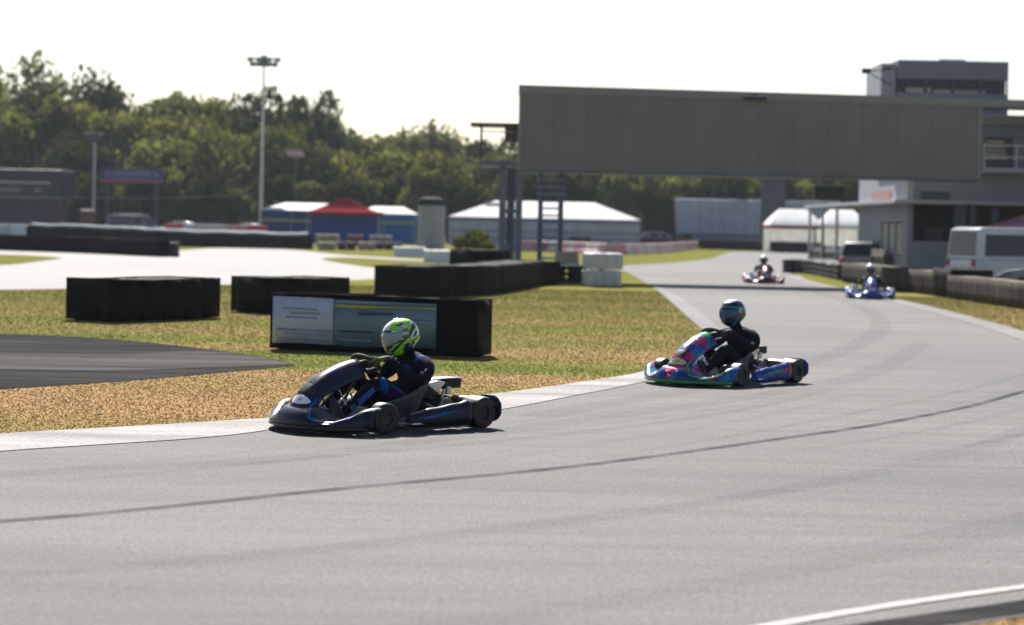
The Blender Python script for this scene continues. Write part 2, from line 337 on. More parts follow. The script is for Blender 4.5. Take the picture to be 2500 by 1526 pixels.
# banner on the tyre wall
M_BW = M('banner_white_vinyl', (.40, .42, .50), .45, var=.10, scale=3)
M_BT = M('banner_teal_vinyl', (.105, .160, .205), .4, var=.3, scale=2)
M_BY = M('banner_yellow_vinyl', (.36, .36, .05), .45, var=.1)
M_BD = M('banner_dark_ink', (.19, .21, .28), .45, var=.2)
M_BB = M('banner_blue_ink', (.25, .29, .40), .45, var=.2)
def banner():
    A = G(700, 851.5); B = G(1172, 871); d = B - A; d.z = 0; L = d.length; t = d / L; nn = Vector((t.y, -t.x, 0))
    o = empty('advertising_banner', A + nn * .345, atan2(t.y, t.x), 'grey-white and teal vinyl banner with a yellow stripe, tied to the tyre wall', 'banner')
    def cloth(name, x0, x1, z0, z1, mat, off=0.0, n=14, lab=None):
        mb = MB(); r = []
        for i in range(n + 1):
            x = x0 + (x1 - x0) * i / n; y = -off + .012 * sin(x * 9) + .006 * sin(x * 23)
            r.append([(x, y, z0 + .01 * sin(x * 4)), (x, y - .004, (z0 + z1) / 2), (x, y + .003, z1 - .012 * x)])
        mb.loft(r, False, False); q = mb.build(name, mat, o, 60, solid=.003)
        if lab: q['label'] = lab
    k = L / 472.0; X = lambda px: (px - 700) * k
    cloth('white_panel', X(690), X(838), .10, .74, M_BW); cloth('teal_panel', X(838.5), X(1086), .10, .73, M_BT)
    cloth('yellow_stripe', X(842), X(1084), .62, .665, M_BY, .008); cloth('pale_strip', X(842), X(1084), .675, .722, M('banner_pale_blue', (.17, .22, .31), .45), .008)
    for z, a, b, m in ((.56, 712, 800, M_BB), (.50, 730, 808, M_BD), (.44, 722, 800, M_BD), (.27, 700, 836, M_BD), (.22, 716, 830, M_BB), (.14, 705, 832, M_BD)):
        cloth('print_line', X(a), X(b), z, z + .036, m, .008, 8)
    md, mt = M('banner_black_ink', (.03, .05, .07), .45, var=.3), M('banner_pale_teal', (.13, .19, .23), .45, var=.2)
    for z, a, b, m, hgt in ((.53, 900, 985, md, .05), (.47, 985, 1078, mt, .03), (.41, 995, 1078, mt, .03), (.35, 990, 1076, mt, .03), (.29, 848, 940, md, .025), (.24, 1000, 1072, mt, .03), (.17, 850, 930, M_BB, .03), (.15, 1004, 1072, mt, .03)):
        cloth('print_line', X(a), X(b), z, z + hgt, m, .008, 8)
banner()

def jersey(label, c, rz, L=1.2, h=.75, d=.42, mat=None, group=None, name='plastic_barrier'):
    root = empty(name, c, rz, label, 'barrier', group)
    prof = [(-d / 2, .0), (d / 2, 0), (d / 2, h * .25), (d * .28, h * .42), (d * .22, h * .95), (d * .16, h), (-d * .16, h), (-d * .22, h * .95), (-d * .28, h * .42), (-d / 2, h * .25)]
    mb = MB(); mb.loft([[(x, y, z) for y, z in prof] for x in (-L / 2, -L * .47, L * .47, L / 2)]); mb.build('shell', mat, root, 40, bevel=.012)
    mb = MB(); mb.tube([(-L * .3, 0, h - .01), (-L * .3, 0, h + .05)], .05, 10); mb.build('filler_cap', M_TYRE, root, 40)
    return root
def brow(path, mats, label, group, L=1.2, h=.75):
    pts = catmull([G(*p) for p in path], 6); seg = resample(pts, L * 1.03)
    nm = {M_WHITE: 'white', M_RED: 'red', M_PINK: 'faded red', M_PALE: 'dirty white'}
    for i in range(len(seg) - 1):
        m = mats[i % len(mats)]; a, b = seg[i], seg[i + 1]
        jersey(label % nm[m], (a + b) / 2, atan2((b - a).y, (b - a).x), L, h, .5, m, group)
brow([(405, 592), (520, 595), (650, 597)], [M_RED, M_PALE, M_PALE, M_PINK, M_RED, M_WHITE], '%s plastic barrier in the row behind the glint-topped tyre wall', 'plastic barriers behind the left tyre wall', 1.7, 1.36)
brow([(-60, 586), (30, 587), (115, 589)], [M_WHITE, M_PALE, M_WHITE, M_RED], '%s plastic barrier at the far left end behind the wavy tyre wall', 'plastic barriers at the far left', 1.5, 1.12)
brow([(1235, 613), (1330, 614), (1420, 618), (1500, 622), (1600, 619), (1680, 611), (1745, 603)], [M_PALE, M_PINK, M_PINK, M_RED, M_PALE, M_PINK, M_PINK, M_PALE, M_PINK, M_PINK, M_PALE, M_PINK], '%s barrier in the curved row left of the far straight', 'curved row of red and white barriers', 1.0, .72)
jersey('silvery white barrier on the infield left of the tall tyre wall, the farther one', G(1000, 627), .15, 1.7, .52, .6, M_WHITE)
jersey('silvery white barrier touching the tall black tyre wall, the nearer one', G(1078, 642), -.1, 1.6, .58, .6, M_WHITE)
# stacked white cubes beside the gantry foot
def cube_block(label, c, rz, s=(1.0, .9, .5)):
    root = empty('water_cube', c, rz, label, 'barrier'); x, y, z = s
    MB().box((0, 0, z / 2), (x, y, z - .02)).build('tank', M_PALE, root, bevel=.05)
    for q in (-.3, 0, .3): MB().box((q * x, -y / 2 - .006, z / 2), (.09 * x, .02, z * .7)).build('rib', M_PALE, root, bevel=.01)
    mb = MB(); mb.tube([(0, 0, z - .01), (0, 0, z + .015)], .09, 14); mb.build('filler_cap', M_TYRE, root, 40)
c0 = G(1468, 700)
cube_block('white plastic water cube on the grass beside the gantry foot, under another', c0, .25)
cube_block('white plastic water cube stacked on top of the lower one beside the gantry foot', c0 + Vector((.03, .02, .52)), .3)
# crate on stack
s1 = G(1382, 690)
for dx, lab in ((-.30, 'left'), (.32, 'right')):
    o = bpy.data.objects.new('tyre_stack', stack_mesh(3, M_TYRE, .31)); COL.objects.link(o); o.location = s1 + Vector((dx, 0, 0)); tag(o, '%s one of the two black tyre stacks under the beige crate' % lab, 'tyre stack', 'tyre stacks under the beige crate')
root = empty('crate', s1 + Vector((0, 0, .56)), .1, 'beige crate with a pale rim standing on two black tyre stacks', 'crate')
M_BEI = M('beige_plastic', (.30, .25, .18), .7, var=.2)
MB().box((0, 0, .2), (.72, .6, .4), top=.93).build('box', M_BEI, root, bevel=.02)
mb = MB(); mb.box((0, 0, -.0), (.86, .7, .05)); mb.build('rim', M_WHITE, root, bevel=.01)
# painted tyre bundles in the far infield
def bundle(label, px, py, w, h, col, name):
    c = G(px, py); root = empty('tyre_bundle', c, rnd.uniform(-.2, .2), label, 'tyre bundle', 'painted tyre bundles on the far infield')
    k = max(1, round(w / .55)); m = M(name, col, .75, var=.25)
    for i in range(k):
        o = bpy.data.objects.new('tyre_stack', stack_mesh(3, m)); COL.objects.link(o); o.parent = root
        o.location = ((i - (k - 1) / 2) * .58, 0, 0); o.scale = (1, 1, h / .555)
BE, BK, DR, GR = (.32, .27, .2), (.02, .02, .022), (.14, .03, .035), (.22, .22, .23)
for a in (('beige painted tyre bundle at the left end of the infield row', 798, 611, 1.2, .5, BE, 'paint_beige'), ('black tyre bundle between the two beige bundles', 846, 611, 1.1, .52, BK, 'paint_black'),
          ('beige painted tyre bundle right of the black one in the infield row', 895, 611, 1.2, .5, BE, 'paint_beige'), ('black tyre bundle at the right end of the infield row', 948, 610, 1.5, .48, BK, 'paint_black'),
          ('tall beige tyre bundle in the second row under the blue tent', 800, 601, 1.6, .85, BE, 'paint_beige'), ('dark red tyre bundle in the second row under the red canopy', 868, 601, 1.3, .8, DR, 'paint_dark_red'),
          ('grey tyre bundle in the second row in front of the blue tent', 930, 601, 1.6, .8, GR, 'paint_grey'), ('square black tyre bundle at the right end of the tyre wall along the left track', 408, 627, 1.1, .68, BK, 'paint_black')):
    bundle(*a)
# right-hand dusty tyre wall along the track
tyre_wall('row of small dusty tyre stacks at the near right, below the white van', [(2345, 729), (2420, 740), (2500, 752), (2600, 766), (2750, 790)], .66, n=4, mat=M_DUST, rows=1, bmat=M('dusty_belt_rubber', (.042, .034, .026), .9, var=.5, scale=1.3, bump=.4, spec=.1))
tyre_wall('brown dusty tyre wall at the right, behind the blue kart', [(2080, 690), (2140, 699), (2230, 713), (2300, 722)], .72, n=4, mat=M_DUST, rows=1, bmat=M('dusty_belt_rubber', (.042, .034, .026), .9, var=.5, scale=1.3, bump=.4, spec=.1))
tyre_wall('short black tyre wall between the two dusty walls at the right', [(2308, 724), (2340, 728)], .82, n=4, belt=True, rows=2)
tyre_wall('dark grey tyre wall at the start of the right-hand verge', [(1925, 666), (1985, 669), (2060, 684)], .60, n=3, belt=False, mat=M('grey_tyre', (.04, .04, .042), .8, var=.5, scale=2), rows=2)

# ------------------------------------------------------------------ gantry over the track
def ribbed(name, col, rough=.6, scale=9.0, metal=0):
    m, t, b = newmat(name); tc = t.nodes.new('ShaderNodeTexCoord'); w = t.nodes.new('ShaderNodeTexWave'); w.inputs['Scale'].default_value = scale; w.bands_direction = 'X'
    lk(t, tc.outputs['Object'], w.inputs[0]); bp = t.nodes.new('ShaderNodeBump'); bp.inputs['Strength'].default_value = .35; bp.inputs['Distance'].default_value = .02
    lk(t, w.outputs['Fac'], bp.inputs['Height']); lk(t, bp.outputs[0], b.inputs['Normal'])
    sx = t.nodes.new('ShaderNodeSeparateXYZ'); lk(t, tc.outputs['Object'], sx.inputs[0]); dv = t.nodes.new('ShaderNodeMath'); dv.operation = 'DIVIDE'; dv.inputs[1].default_value = 1.13; lk(t, sx.outputs[0], dv.inputs[0]); fr = t.nodes.new('ShaderNodeMath'); fr.operation = 'FRACT'; lk(t, dv.outputs[0], fr.inputs[0])
    seam = ramp(t, fr.outputs[0], [(0, (.78, .78, .78)), (.028, (.78, .78, .78)), (.034, (1, 1, 1))])
    n = noisef(t, .6, 5); r = ramp(t, n.outputs[0], [(.3, tuple(x * .85 for x in col)), (.7, tuple(min(1, x * 1.1) for x in col))])
    r2 = ramp(t, w.outputs['Fac'], [(0, (.9, .9, .9)), (.5, (1, 1, 1))]); lk(t, mixc(t, 1.0, mixc(t, 1.0, r.outputs[0], r2.outputs[0], 'MULTIPLY'), seam.outputs[0], 'MULTIPLY'), b.inputs['Base Color'])
    b.inputs['Roughness'].default_value = rough; b.inputs['Metallic'].default_value = metal; return m
M_CLAD = ribbed('grey_cladding', (.168, .154, .142), .6, 2.6)
M_FASC = M('grey_fascia', (.20, .19, .18), .5, var=.06, scale=1)
M_NAVY = M('navy_steel', (.045, .065, .11), .5, var=.15)
M_STEEL = M('galvanised_steel', (.36, .38, .40), .4, .6, var=.15)
M_BLK = M('black_paint', (.012, .012, .013), .5, var=.3)
def gantry():
    D = 70.0; a, b, c, d = P(1268, 207, D), P(2398, 241, D), P(1264, 415, D), P(2398, 438, D)
    z1a, z1b, z0a, z0b = a.z, b.z, c.z, d.z
    root = empty('gantry', (a.x, D, 0), 0, 'grey clad overhead gantry spanning the track, with a lamp under its top edge', 'gantry')
    L = b.x - a.x; T = 1.5
    def slab(x0, x1, lo, hi, y0, y1):
        f = lambda x, p, q: p + (q - p) * x / L
        mb = MB(); vs = []
        for x in (x0, x1):
            zl = f(x, *lo); zh = f(x, *hi); vs.append([(x, y0, zl), (x, y1, zl), (x, y1, zh), (x, y0, zh)])
        return mb.loft(vs)
    fz = .26
    slab(0, L, (z0a, z0b), (z1a - fz, z1b - fz), .03, T).build('cladding', M_CLAD, root)
    slab(-.02, L + 1.9, (z1a - fz, z1b - fz), (z1a, z1b), -.02, T + .03).build('top_fascia', M_FASC, root)
    slab(0, L, (z0a - .07, z0b - .07), (z0a, z0b), 0, T).build('bottom_edge', M('gantry_edge', (.09, .095, .11), .5), root)
    for x, w in ((.05, .05), (L - .05, .05)):
        slab(x - w, x + w, (z0a, z0b), (z1a - fz, z1b - fz), .0, .028).build('corner_trim', M_FASC, root)
    # lamp
    xl = P(1842, 240, D).x - a.x; zl = P(1842, 240, D).z
    mb = MB(); mb.box((xl, -.14, zl), (.75, .22, .13)); mb.box((xl, -.05, zl + .13), (.25, .08, .14)); lp = mb.build('lamp', M_BLK, root, bevel=.015)
    mb = MB(); mb.box((xl, -.252, zl + .075), (.8, .03, .02)); mb.build('lamp_hood', M_STEEL, lp)
    # feet
    zb = z0a - .08
    for x0, w in ((P(1322, 415, D).x - a.x, .15), (P(1372, 415, D).x - a.x, .15)):
        for y in (.25, T - .25):
            mb = MB(); mb.b2((x0 - w / 2, y - w / 2, 0), (x0 + w / 2, y + w / 2, zb)); mb.build('leg', M_NAVY, root, bevel=.01)
    xa, xb = P(1322, 415, D).x - a.x, P(1372, 415, D).x - a.x
    mb = MB(); z = .25
    while z < zb - .1:
        MB().box(((xa + xb) / 2, .22, z), (xb - xa + (.3 if z > 2.6 else .0), .10, .06)).build('rung', M('pale_blue_steel', (.13, .15, .23), .5), root); z += .235
        if z < zb - .1: MB().box(((xa + xb) / 2, T - .22, z), (xb - xa, .05, .05)).build('rung', M('pale_blue_steel', (.13, .15, .23), .5), root)
    mb = MB()
    for k in range(3):
        mb.tube([(xa, .25, .3 + k * 1.1), (xa, T - .25, 1.3 + k * 1.1)], .03, 6); mb.tube([(xb, .25, .3 + k * 1.1), (xb, T - .25, 1.3 + k * 1.1)], .03, 6)
    mb.build('bracing', M_NAVY, root)
gantry()
def stair_tower():
    D = 72.4; x0, x1 = P(1222, 400, D).x, P(1276, 400, D).x; root = empty('stair_tower', (x0, D, 0), 0, 'blue-grey steel platform tower against the left end of the gantry', 'tower')
    w = x1 - x0; zp = P(1225, 398, D).z; zr = P(1225, 305, D).z
    M_BG = M('blue_grey_steel', (.10, .13, .19), .5, var=.15)
    for x in (0.1, w - .1):
        for y in (0, 1.5):
            MB().b2((x - .12, y - .1, 0), (x + .12, y + .1, zp - .12)).build('leg', M_BG, root, bevel=.01)
    for z in (1.0, 2.2):
        MB().b2((.22, -.02, z), (w - .22, .02, z + .12)).build('cross_beam', M_BG, root)
    mb = MB(); mb.b2((.24, .03, .2), (w - .24, .05, zp - .15)); mb.build('infill_panel', M('stair_panel', (.055, .075, .11), .5), root)
    MB().b2((-.72, -.3, zp - .11), (w + .1, 1.7, zp + .06)).build('platform', M_BG, root, bevel=.01)
    MB().b2((-1.05, -.5, zr - .03), (w + .1, 1.8, zr + .05)).build('roof', M_BLK, root, bevel=.01)
    MB().b2((.12, 0, zr - .55), (w + .05, 1.4, zr - .035)).build('speaker_box', M('brown_box', (.06, .055, .05), .7), root, bevel=.01)
    for x in (-.68, w * .6):
        for y in (-.25, 1.6): mb = MB(); mb.tube([(x, y, zp + .06), (x, y, zr - .03)], .03, 6); mb.build('post', M_BLK, root)
    for z in (.55, 1.05):
        mb = MB(); mb.tube([(w * .6, -.25, zp + z), (-.68, -.25, zp + z), (-.68, 1.6, zp + z)], .025, 6); mb.build('handrail', M_STEEL, root)
stair_tower()
def hung_sign():
    D = 70.6; c = P(2024, 470, D); t = P(2024, 432, D)
    root = empty('hanging_sign', (c.x, D, t.z), 0, 'black box hanging on two rods below the gantry', 'signal box')
    MB().box((0, 0, c.z - t.z), (1.0, .28, .44)).build('housing', M_BLK, root, bevel=.02)
    for x in (-.3, .3):
        mb = MB(); mb.tube([(x, 0, c.z - t.z + .2), (x, 0, .1)], .02, 6); mb.build('rod', M_STEEL, root)
    mb = MB(); mb.box((0, -.15, c.z - t.z + .24), (1.04, .1, .02)); mb.build('hood', M_STEEL, root)
hung_sign()

# ------------------------------------------------------------------ race control building on the right
M_WL = M('wall_blue_grey', (.16, .18, .215), .7, var=.1, scale=1.5)
M_WD = M('wall_dark_slate', (.055, .062, .085), .7, var=.15, scale=1.5)
M_WLL = M('wall_pale_grey', (.27, .285, .315), .7, var=.1, scale=1.5)
M_DKI = M('dark_interior', (.018, .018, .022), .9, var=.4, scale=1)
M_CREAM = M('cream_board', (.30, .28, .235), .7, var=.15, scale=2)
def glass(name, col, rough=.08):
    m, t, b = newmat(name); b.inputs['Base Color'].default_value = (*col, 1); b.inputs['Roughness'].default_value = rough; b.inputs['Specular IOR Level'].default_value = .45; b.inputs['Coat Weight'].default_value = .1
    n = noisef(t, 1.3, 2); bp = t.nodes.new('ShaderNodeBump'); bp.inputs['Strength'].default_value = .05; lk(t, n.outputs[0], bp.inputs['Height']); lk(t, bp.outputs[0], b.inputs['Normal']); return m
M_GL = glass('window_glass', (.012, .015, .022), .35)
def building():
    X0, Y0 = 13.72, 74.0
    Z = lambda px, py, D=Y0: P(px, py, D).z - 0
    XX = lambda px, D=Y0: P(px, 560, D).x - X0
    root = empty('race_control', (X0, Y0, 0), 0, 'blue-grey race control building with an upper tower room behind the right end of the gantry', 'building')
    zc = Z(2215, 497)                                 # canopy level
    z1 = 3.95                                         # top of the first floor wall
    zr = Z(2450, 282)                                 # main roof
    # ground floor: left face with openings, front in dark recess
    L1 = 10.4
    mb = MB(); mb.b2((0, 0, 0), (.2, .9, zc)); mb.b2((0, 5.2, 0), (.2, L1, zc)); mb.b2((0, .9, 0), (.2, 5.2, .95)); mb.b2((0, .9, 2.2), (.2, 5.2, zc)); mb.build('side_wall', M_WL, root)
    mb = MB(); mb.b2((.06, .95, 1.0), (.14, 5.15, 2.15)); o = mb.build('notice_board', M_CREAM, root)
    mb = MB()
    for y in (.9, 2.3, 3.75, 5.15): mb.b2((-.02, y - .04, .95), (.07, y + .04, 2.2))
    mb.b2((-.02, .9, 2.2), (.07, 5.2, 2.26)); mb.b2((-.04, .85, .89), (.1, 5.25, .95)); mb.build('window_frame', M_WLL, root)
    mb = MB(); mb.b2((.21, L1 - .2, 0), (14, L1, zr - .3)); mb.build('back_wall', M_WD, root)
    # front ground floor: low wall, dark opening with posts and a door
    mb = MB(); mb.b2((.2, 0.01, 0), (4.4, .18, Z(2300, 590))); mb.build('low_wall', M_WL, root)
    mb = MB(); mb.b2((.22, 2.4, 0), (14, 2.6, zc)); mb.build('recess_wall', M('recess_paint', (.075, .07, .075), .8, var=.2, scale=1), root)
    mb = MB(); mb.b2((.05 + XX(2222), 2.33, 0), (XX(2262), 2.39, 2.1)); dr = mb.build('door', M('door_navy', (.02, .025, .04), .5), root)
    mb = MB(); mb.tube([(XX(2258), 2.29, 1.0), (XX(2258), 2.29, 1.15)], .02, 6); mb.build('handle', M_STEEL, dr)
    mb = MB(); mb.b2((XX(2232), 2.34, Z(2240, 545)), (XX(2250), 2.395, Z(2240, 515))); mb.build('sign', M('red_sign', (.25, .05, .05), .6), root)
    for px, w in ((2345, .45), (2375, .2), (2430, .25), (2520, .3)):
        MB().b2((XX(px) - w / 2, .0, 0), (XX(px) + w / 2, .28, zc)).build('pillar', M_WD, root, bevel=.01)
    mb = MB(); mb.b2((XX(2290), 2.3, .3), (XX(2335), 2.39, 2.0)); mb.build('shutter', ribbed('shutter', (.15, .14, .14), .6, 6), root)
    # canopy along the left side
    mb = MB(); mb.b2((-.5, -.3, zc), (14, 22.5, zc + .13)); mb.build('canopy', M_WLL, root, bevel=.01)
    for y in (14, 18, 22):
        mb = MB(); mb.tube([(-.3, y, 0), (-.3, y, zc)], .06, 8); mb.build('canopy_post', M_STEEL, root)
    # first floor
    mb = MB(); mb.b2((0, .01, zc + .13), (.2, L1, z1)); mb.build('first_floor_side', M_WLL, root)  # paler than the front: the stronger light on this side is in its colour
    mb = MB(); mb.b2((-.03, 3.2, 3.02), (-.005, 7.2, 3.32)); mb.build('side_sign', M('faded_red_sign', (.34, .16, .14), .7), root)
    mb = MB(); mb.b2((.2, 0, zc + .13), (14, .2, z1)); mb.build('first_floor_front', M_WL, root)
    mb = MB(); mb.box((XX(2282), -.06, Z(2282, 478)), (.95, .1, .3)); mb.build('lamp_box', M_WD, root, bevel=.01)
    mb = MB(); mb.box((XX(2282), -.075, Z(2282, 465)), (.98, .14, .02)); mb.build('lamp_hood', M_STEEL, root)
    MB().b2((XX(2385), -.9, z1 - .02), (14, .2, z1 + .08)).build('balcony_slab', M_WLL, root)
    mb = MB()
    for z in (.1, .5, .9): mb.b2((XX(2385), -.86, z1 + z), (14, -.82, z1 + z + .04))
    for k in range(12): mb.b2((XX(2385) + k * 1.1, -.87, z1 + .08), (XX(2385) + k * 1.1 + .04, -.83, z1 + .98))
    mb.build('railing', M_STEEL, root)
    xm = XX(2360)
    mb = MB(); mb.b2((xm, .0, z1 + .08), (XX(2400), .2, zr - .35)); mb.b2((XX(2468), 0, z1 + .08), (14, .2, zr - .35)); mb.b2((XX(2400), 0, z1 + .08), (XX(2468), .2, Z(2440, 425))); mb.b2((XX(2400), 0, Z(2440, 335)), (XX(2468), .2, zr - .35)); mb.build('upper_wall', M('upper_wall_blue', (.13, .16, .215), .7), root)
    mb = MB(); mb.b2((XX(2400), .12, Z(2440, 425)), (XX(2468), .16, Z(2440, 335))); mb.build('upper_window', M_GL, root)
    mb = MB()
    for k in range(5):
        z = Z(2430, 390 - k * 10); mb.b2((XX(2402 + (k * 7) % 5), .04, z), (XX(2455 - (k * 11) % 9), .11, z + .1))
    mb.build('window_blind', M_CREAM, root)
    mb = MB(); mb.b2((xm - .2, -.3, zr - .35), (14, .5, zr)); mb.build('roof_edge', M_WL, root, bevel=.01)
    mb = MB(); mb.b2((xm, .5, zr - .3), (14, L1, zr - .1)); mb.build('roof', M_WD, root)
    # slab bridging from gantry to wall
    MB().b2((xm + .5, -2.2, P(2450, 268, Y0).z), (14, -.5, P(2450, 254, Y0).z)).build('gangway_beam', M_BLK, root)
    # tower room
    Yt = 2.0; D = Y0 + Yt; tx0, tx1 = P(2192, 200, D).x - X0, P(2462, 200, D).x - X0; zt = P(2320, 148, D).z; zw1 = P(2320, 194, D).z; zw0 = P(2320, 228, D).z
    mb = MB(); mb.b2((tx0, Yt, zw1), (tx1, Yt + 4.2, zt)); mb.build('tower_parapet', M('tower_grey', (.15, .155, .18), .6), root, bevel=.02)
    mb = MB(); mb.b2((tx0, Yt + .02, 3.9), (tx1, Yt + 4.18, zw0)); mb.build('tower_wall', M_WL, root)
    mb = MB(); mb.b2((tx0 + .08, Yt + .12, zw0), (tx1 - .08, Yt + 4.1, zw1)); mb.build('tower_glazing', M_GL, root)
    for k in range(5):
        x = tx0 + (tx1 - tx0) * k / 4; MB().b2((x - .06 if k else x, Yt + .03, zw0), (x + .06 if k < 4 else x, Yt + .11, zw1)).build('mullion', M_WD, root)
    for k in range(4): MB().b2((tx0 + .01, Yt + .4 + k * 1.1, zw0), (tx0 + .075, Yt + .5 + k * 1.1, zw1)).build('mullion', M_WD, root)
    mb = MB(); mb.b2((tx0 + .3, Yt + .05, zw0), (tx0 + 1.2, Yt + .1, zw0 + .18)); mb.b2((tx0 + 1.3, Yt + .05, zw0 - .01), (tx1 - .8, Yt + .1, zw0 + .12)); mb.build('blind', M_CREAM, root)
    mb = MB(); mb.b2((tx0 - .55, Yt + .3, zw0 - .5), (tx0 - .01, Yt + 3.5, zt - .12)); mb.build('side_cabinet', M_WLL, root, bevel=.02)
    mb = MB(); mb.tube([(tx0 - .2, Yt + .2, zt - .3), (tx0 - 1.1, Yt + .2, zt - .42)], .035, 8); mb.tube([(tx0 - .2, Yt + .2, zt - .9), (tx0 - .9, Yt + .2, zt - .55)], .02, 6); mb.box((tx0 - 1.1, Yt + .2, zt - .42), (.3, .2, .18)); mb.build('camera_bracket', M_BLK, root)
    mb = MB(); mb.box((tx0 + 2.1, Yt + 1, zt + .05), (.9, .5, .12)); mb.build('roof_vent', M('roof_vent', (.3, .2, .22), .6), root)
building()

def board_fence():
    a, b = Vector((13.35, 76.2, 0)), Vector((13.55, 97, 0)); d = b - a; L = d.length; root = empty('board_fence', a, atan2(d.y, d.x), 'low grey-brown board fence along the left wall of the race control building', 'fence')
    mb = MB()
    for k in range(int(L / .2)): mb.box((k * .2 + .1, 0, .62 + .02 * sin(k * 3.1)), (.185, .03, 1.15))
    o = mb.build('boards', M('fence_grey', (.10, .095, .085), .8, var=.4, scale=2), root)
    for z in (.3, .95): mb = MB(); mb.box((L / 2, .04, z), (L, .04, .08)); mb.build('rail', M('fence_grey', (.10, .095, .085), .8), root)
board_fence()

# ------------------------------------------------------------------ vehicles
M_DGL = glass('tinted_glass', (.012, .014, .018), .2)
M_RIM = M('wheel_rim', (.3, .3, .31), .35, .7)
def wheel_mesh(root, x, y, r=.31, w=.2, hub=M_RIM):
    R = Matrix.Rotation(pi / 2, 3, 'X')
    mb = MB(); mb.lathe([(r * .6, -w / 2), (r * .93, -w / 2), (r, -w * .3), (r, w * .3), (r * .93, w / 2), (r * .6, w / 2)], 22, (x, y, r), R); wl = mb.build('wheel', M_TYRE, root, 40)
    mb = MB(); mb.lathe([(.02, -w * .52), (r * .3, -w * .54), (r * .58, -w * .5), (r * .6, w * .5), (r * .3, w * .54), (.02, w * .52)], 14, (x, y, r), R); mb.build('rim', hub, wl, 40)
def car(label, c, rz, paint, kind='hatch', group=None, name='parked_car'):
    root = empty(name, c, rz, label, 'van' if kind == 'van' else 'car', group)
    if kind == 'van':
        L, Wd = 4.9, 1.9
        low = [(-2.4, .35), (-2.42, .9), (-2.4, 1.05), (1.6, 1.05), (2.2, 1.0), (2.42, .85), (2.45, .4)]; cab = [(-2.38, 1.05), (-2.3, 1.95), (-2.1, 2.02), (.9, 2.02), (1.2, 1.9), (1.75, 1.07)]
        wins = [(1.25, 1.12, 1.62, 1.12, 1.1, 1.8, .75, 1.8), (-.2, 1.15, .65, 1.15, .65, 1.8, -.2, 1.8), (-2.1, 1.15, -.35, 1.15, -.35, 1.8, -2.05, 1.8)]; wh = (-1.55, 1.6)
    else:
        L, Wd = 4.1, 1.72
        low = [(-1.95, .3), (-2.02, .6), (-1.95, .88), (.9, .92), (1.75, .78), (2.0, .62), (2.02, .3)]; cab = [(-1.92, .88), (-1.6, 1.38), (-1.2, 1.46), (.1, 1.45), (.5, 1.36), (1.12, .91)]
        wins = [(-.05, .95, .85, .95, .4, 1.32, -.05, 1.36), (-1.05, .95, -.15, .95, -.15, 1.37, -1.05, 1.38), (-1.7, .95, -1.15, .95, -1.15, 1.36, -1.42, 1.3)]; wh = (-1.25, 1.25)
    m = M('car_paint_' + paint[0], paint[1], .25, 0, var=.05, coat=.8)
    def side(poly, wb, wt, zb, zt):
        mb = MB(); hw = lambda z: wb + (wt - wb) * max(0, min(1, (z - zb) / max(.01, zt - zb)))
        rings = [[(x, s * hw(z), z) for x, z in poly] for s in (-1, -.6, 0, .6, 1)]
        rings = [[(x, s * hw(z) * (1 if abs(s) < 1 else .985), z - (.02 if abs(s) == 1 else 0)) for x, z in poly] for s in (-1, -.9, 0, .9, 1)]
        return mb.loft(rings)
    side(low, Wd / 2, Wd / 2 * .97, .3, 1.0).build('body', m, root, 50, bevel=.03)
    ct = cab[2][1]; side(cab, Wd / 2 * .94, Wd / 2 * (.86 if kind == 'van' else .74), cab[0][1], ct).build('cabin', m, root, 50, bevel=.03)
    hw = lambda z: Wd / 2 * .94 + (Wd / 2 * ((.86 if kind == 'van' else .74) - .94)) * (z - cab[0][1]) / (ct - cab[0][1])
    for s in (-1, 1):
        for w in wins:
            q = [(w[i], s * (hw(w[i + 1]) + .008), w[i + 1]) for i in range(0, 8, 2)]; q2 = [(x, y - s * .03, z) for x, y, z in q]
            MB().loft([q, q2]).build('side_window', M_DGL, root)
    fx = cab[-1]; tx = cab[-2]
    for (a, b_, nm) in ((fx, tx, 'windscreen'), (cab[0], cab[1], 'rear_window')):
        p = [(a[0] + (b_[0] - a[0]) * k, a[1] + (b_[1] - a[1]) * k) for k in (.1, .92)]; o = .012 if nm == 'windscreen' else -.012
        q = [(p[0][0] + o, -hw(p[0][1]) * .88, p[0][1] + .01), (p[0][0] + o, hw(p[0][1]) * .88, p[0][1] + .01), (p[1][0] + o, hw(p[1][1]) * .86, p[1][1] + .01), (p[1][0] + o, -hw(p[1][1]) * .86, p[1][1] + .01)]
        MB().loft([q, [(x - 2 * o, y, z - .02) for x, y, z in q]]).build(nm, M_DGL, root)
    for x in wh:
        for s in (-1, 1): wheel_mesh(root, x, s * (Wd / 2 - .1))
    e = low[-2]
    for s in (-1, 1):
        MB().box((e[0] - .06, s * Wd * .36, e[1] - .02), (.14, .34, .13)).build('headlight', M('lamp_lens', (.6, .6, .62), .15), root, bevel=.02)
        MB().box((low[2][0] - .01, s * Wd * .40, low[2][1] - .12), (.1, .2, .2)).build('tail_light', M_RED, root, bevel=.02)
    MB().box((2.0 if kind != 'van' else 2.42, 0, .42), (.08, Wd * .8, .18)).build('bumper', M_BLK, root, bevel=.02)
    return root
DKB, SIL, WHT, GRY = ('dark_blue', (.03, .045, .08)), ('silver', (.42, .43, .45)), ('white', (.46, .475, .51)), ('grey', (.12, .13, .14))
g = lambda px, D: Vector((P(px, 560, D).x, D, 0))
car('dark blue van parked below the blue and red billboard at the left', g(330, 185), .12, DKB, 'van', 'vehicles parked behind the left barriers')
car('silver car parked just right of the dark blue van', g(432, 192), 2.9, SIL, 'hatch', 'vehicles parked behind the left barriers')
car('grey car parked halfway between the silver car and the blue tent', g(530, 196), .2, GRY, 'hatch', 'vehicles parked behind the left barriers')
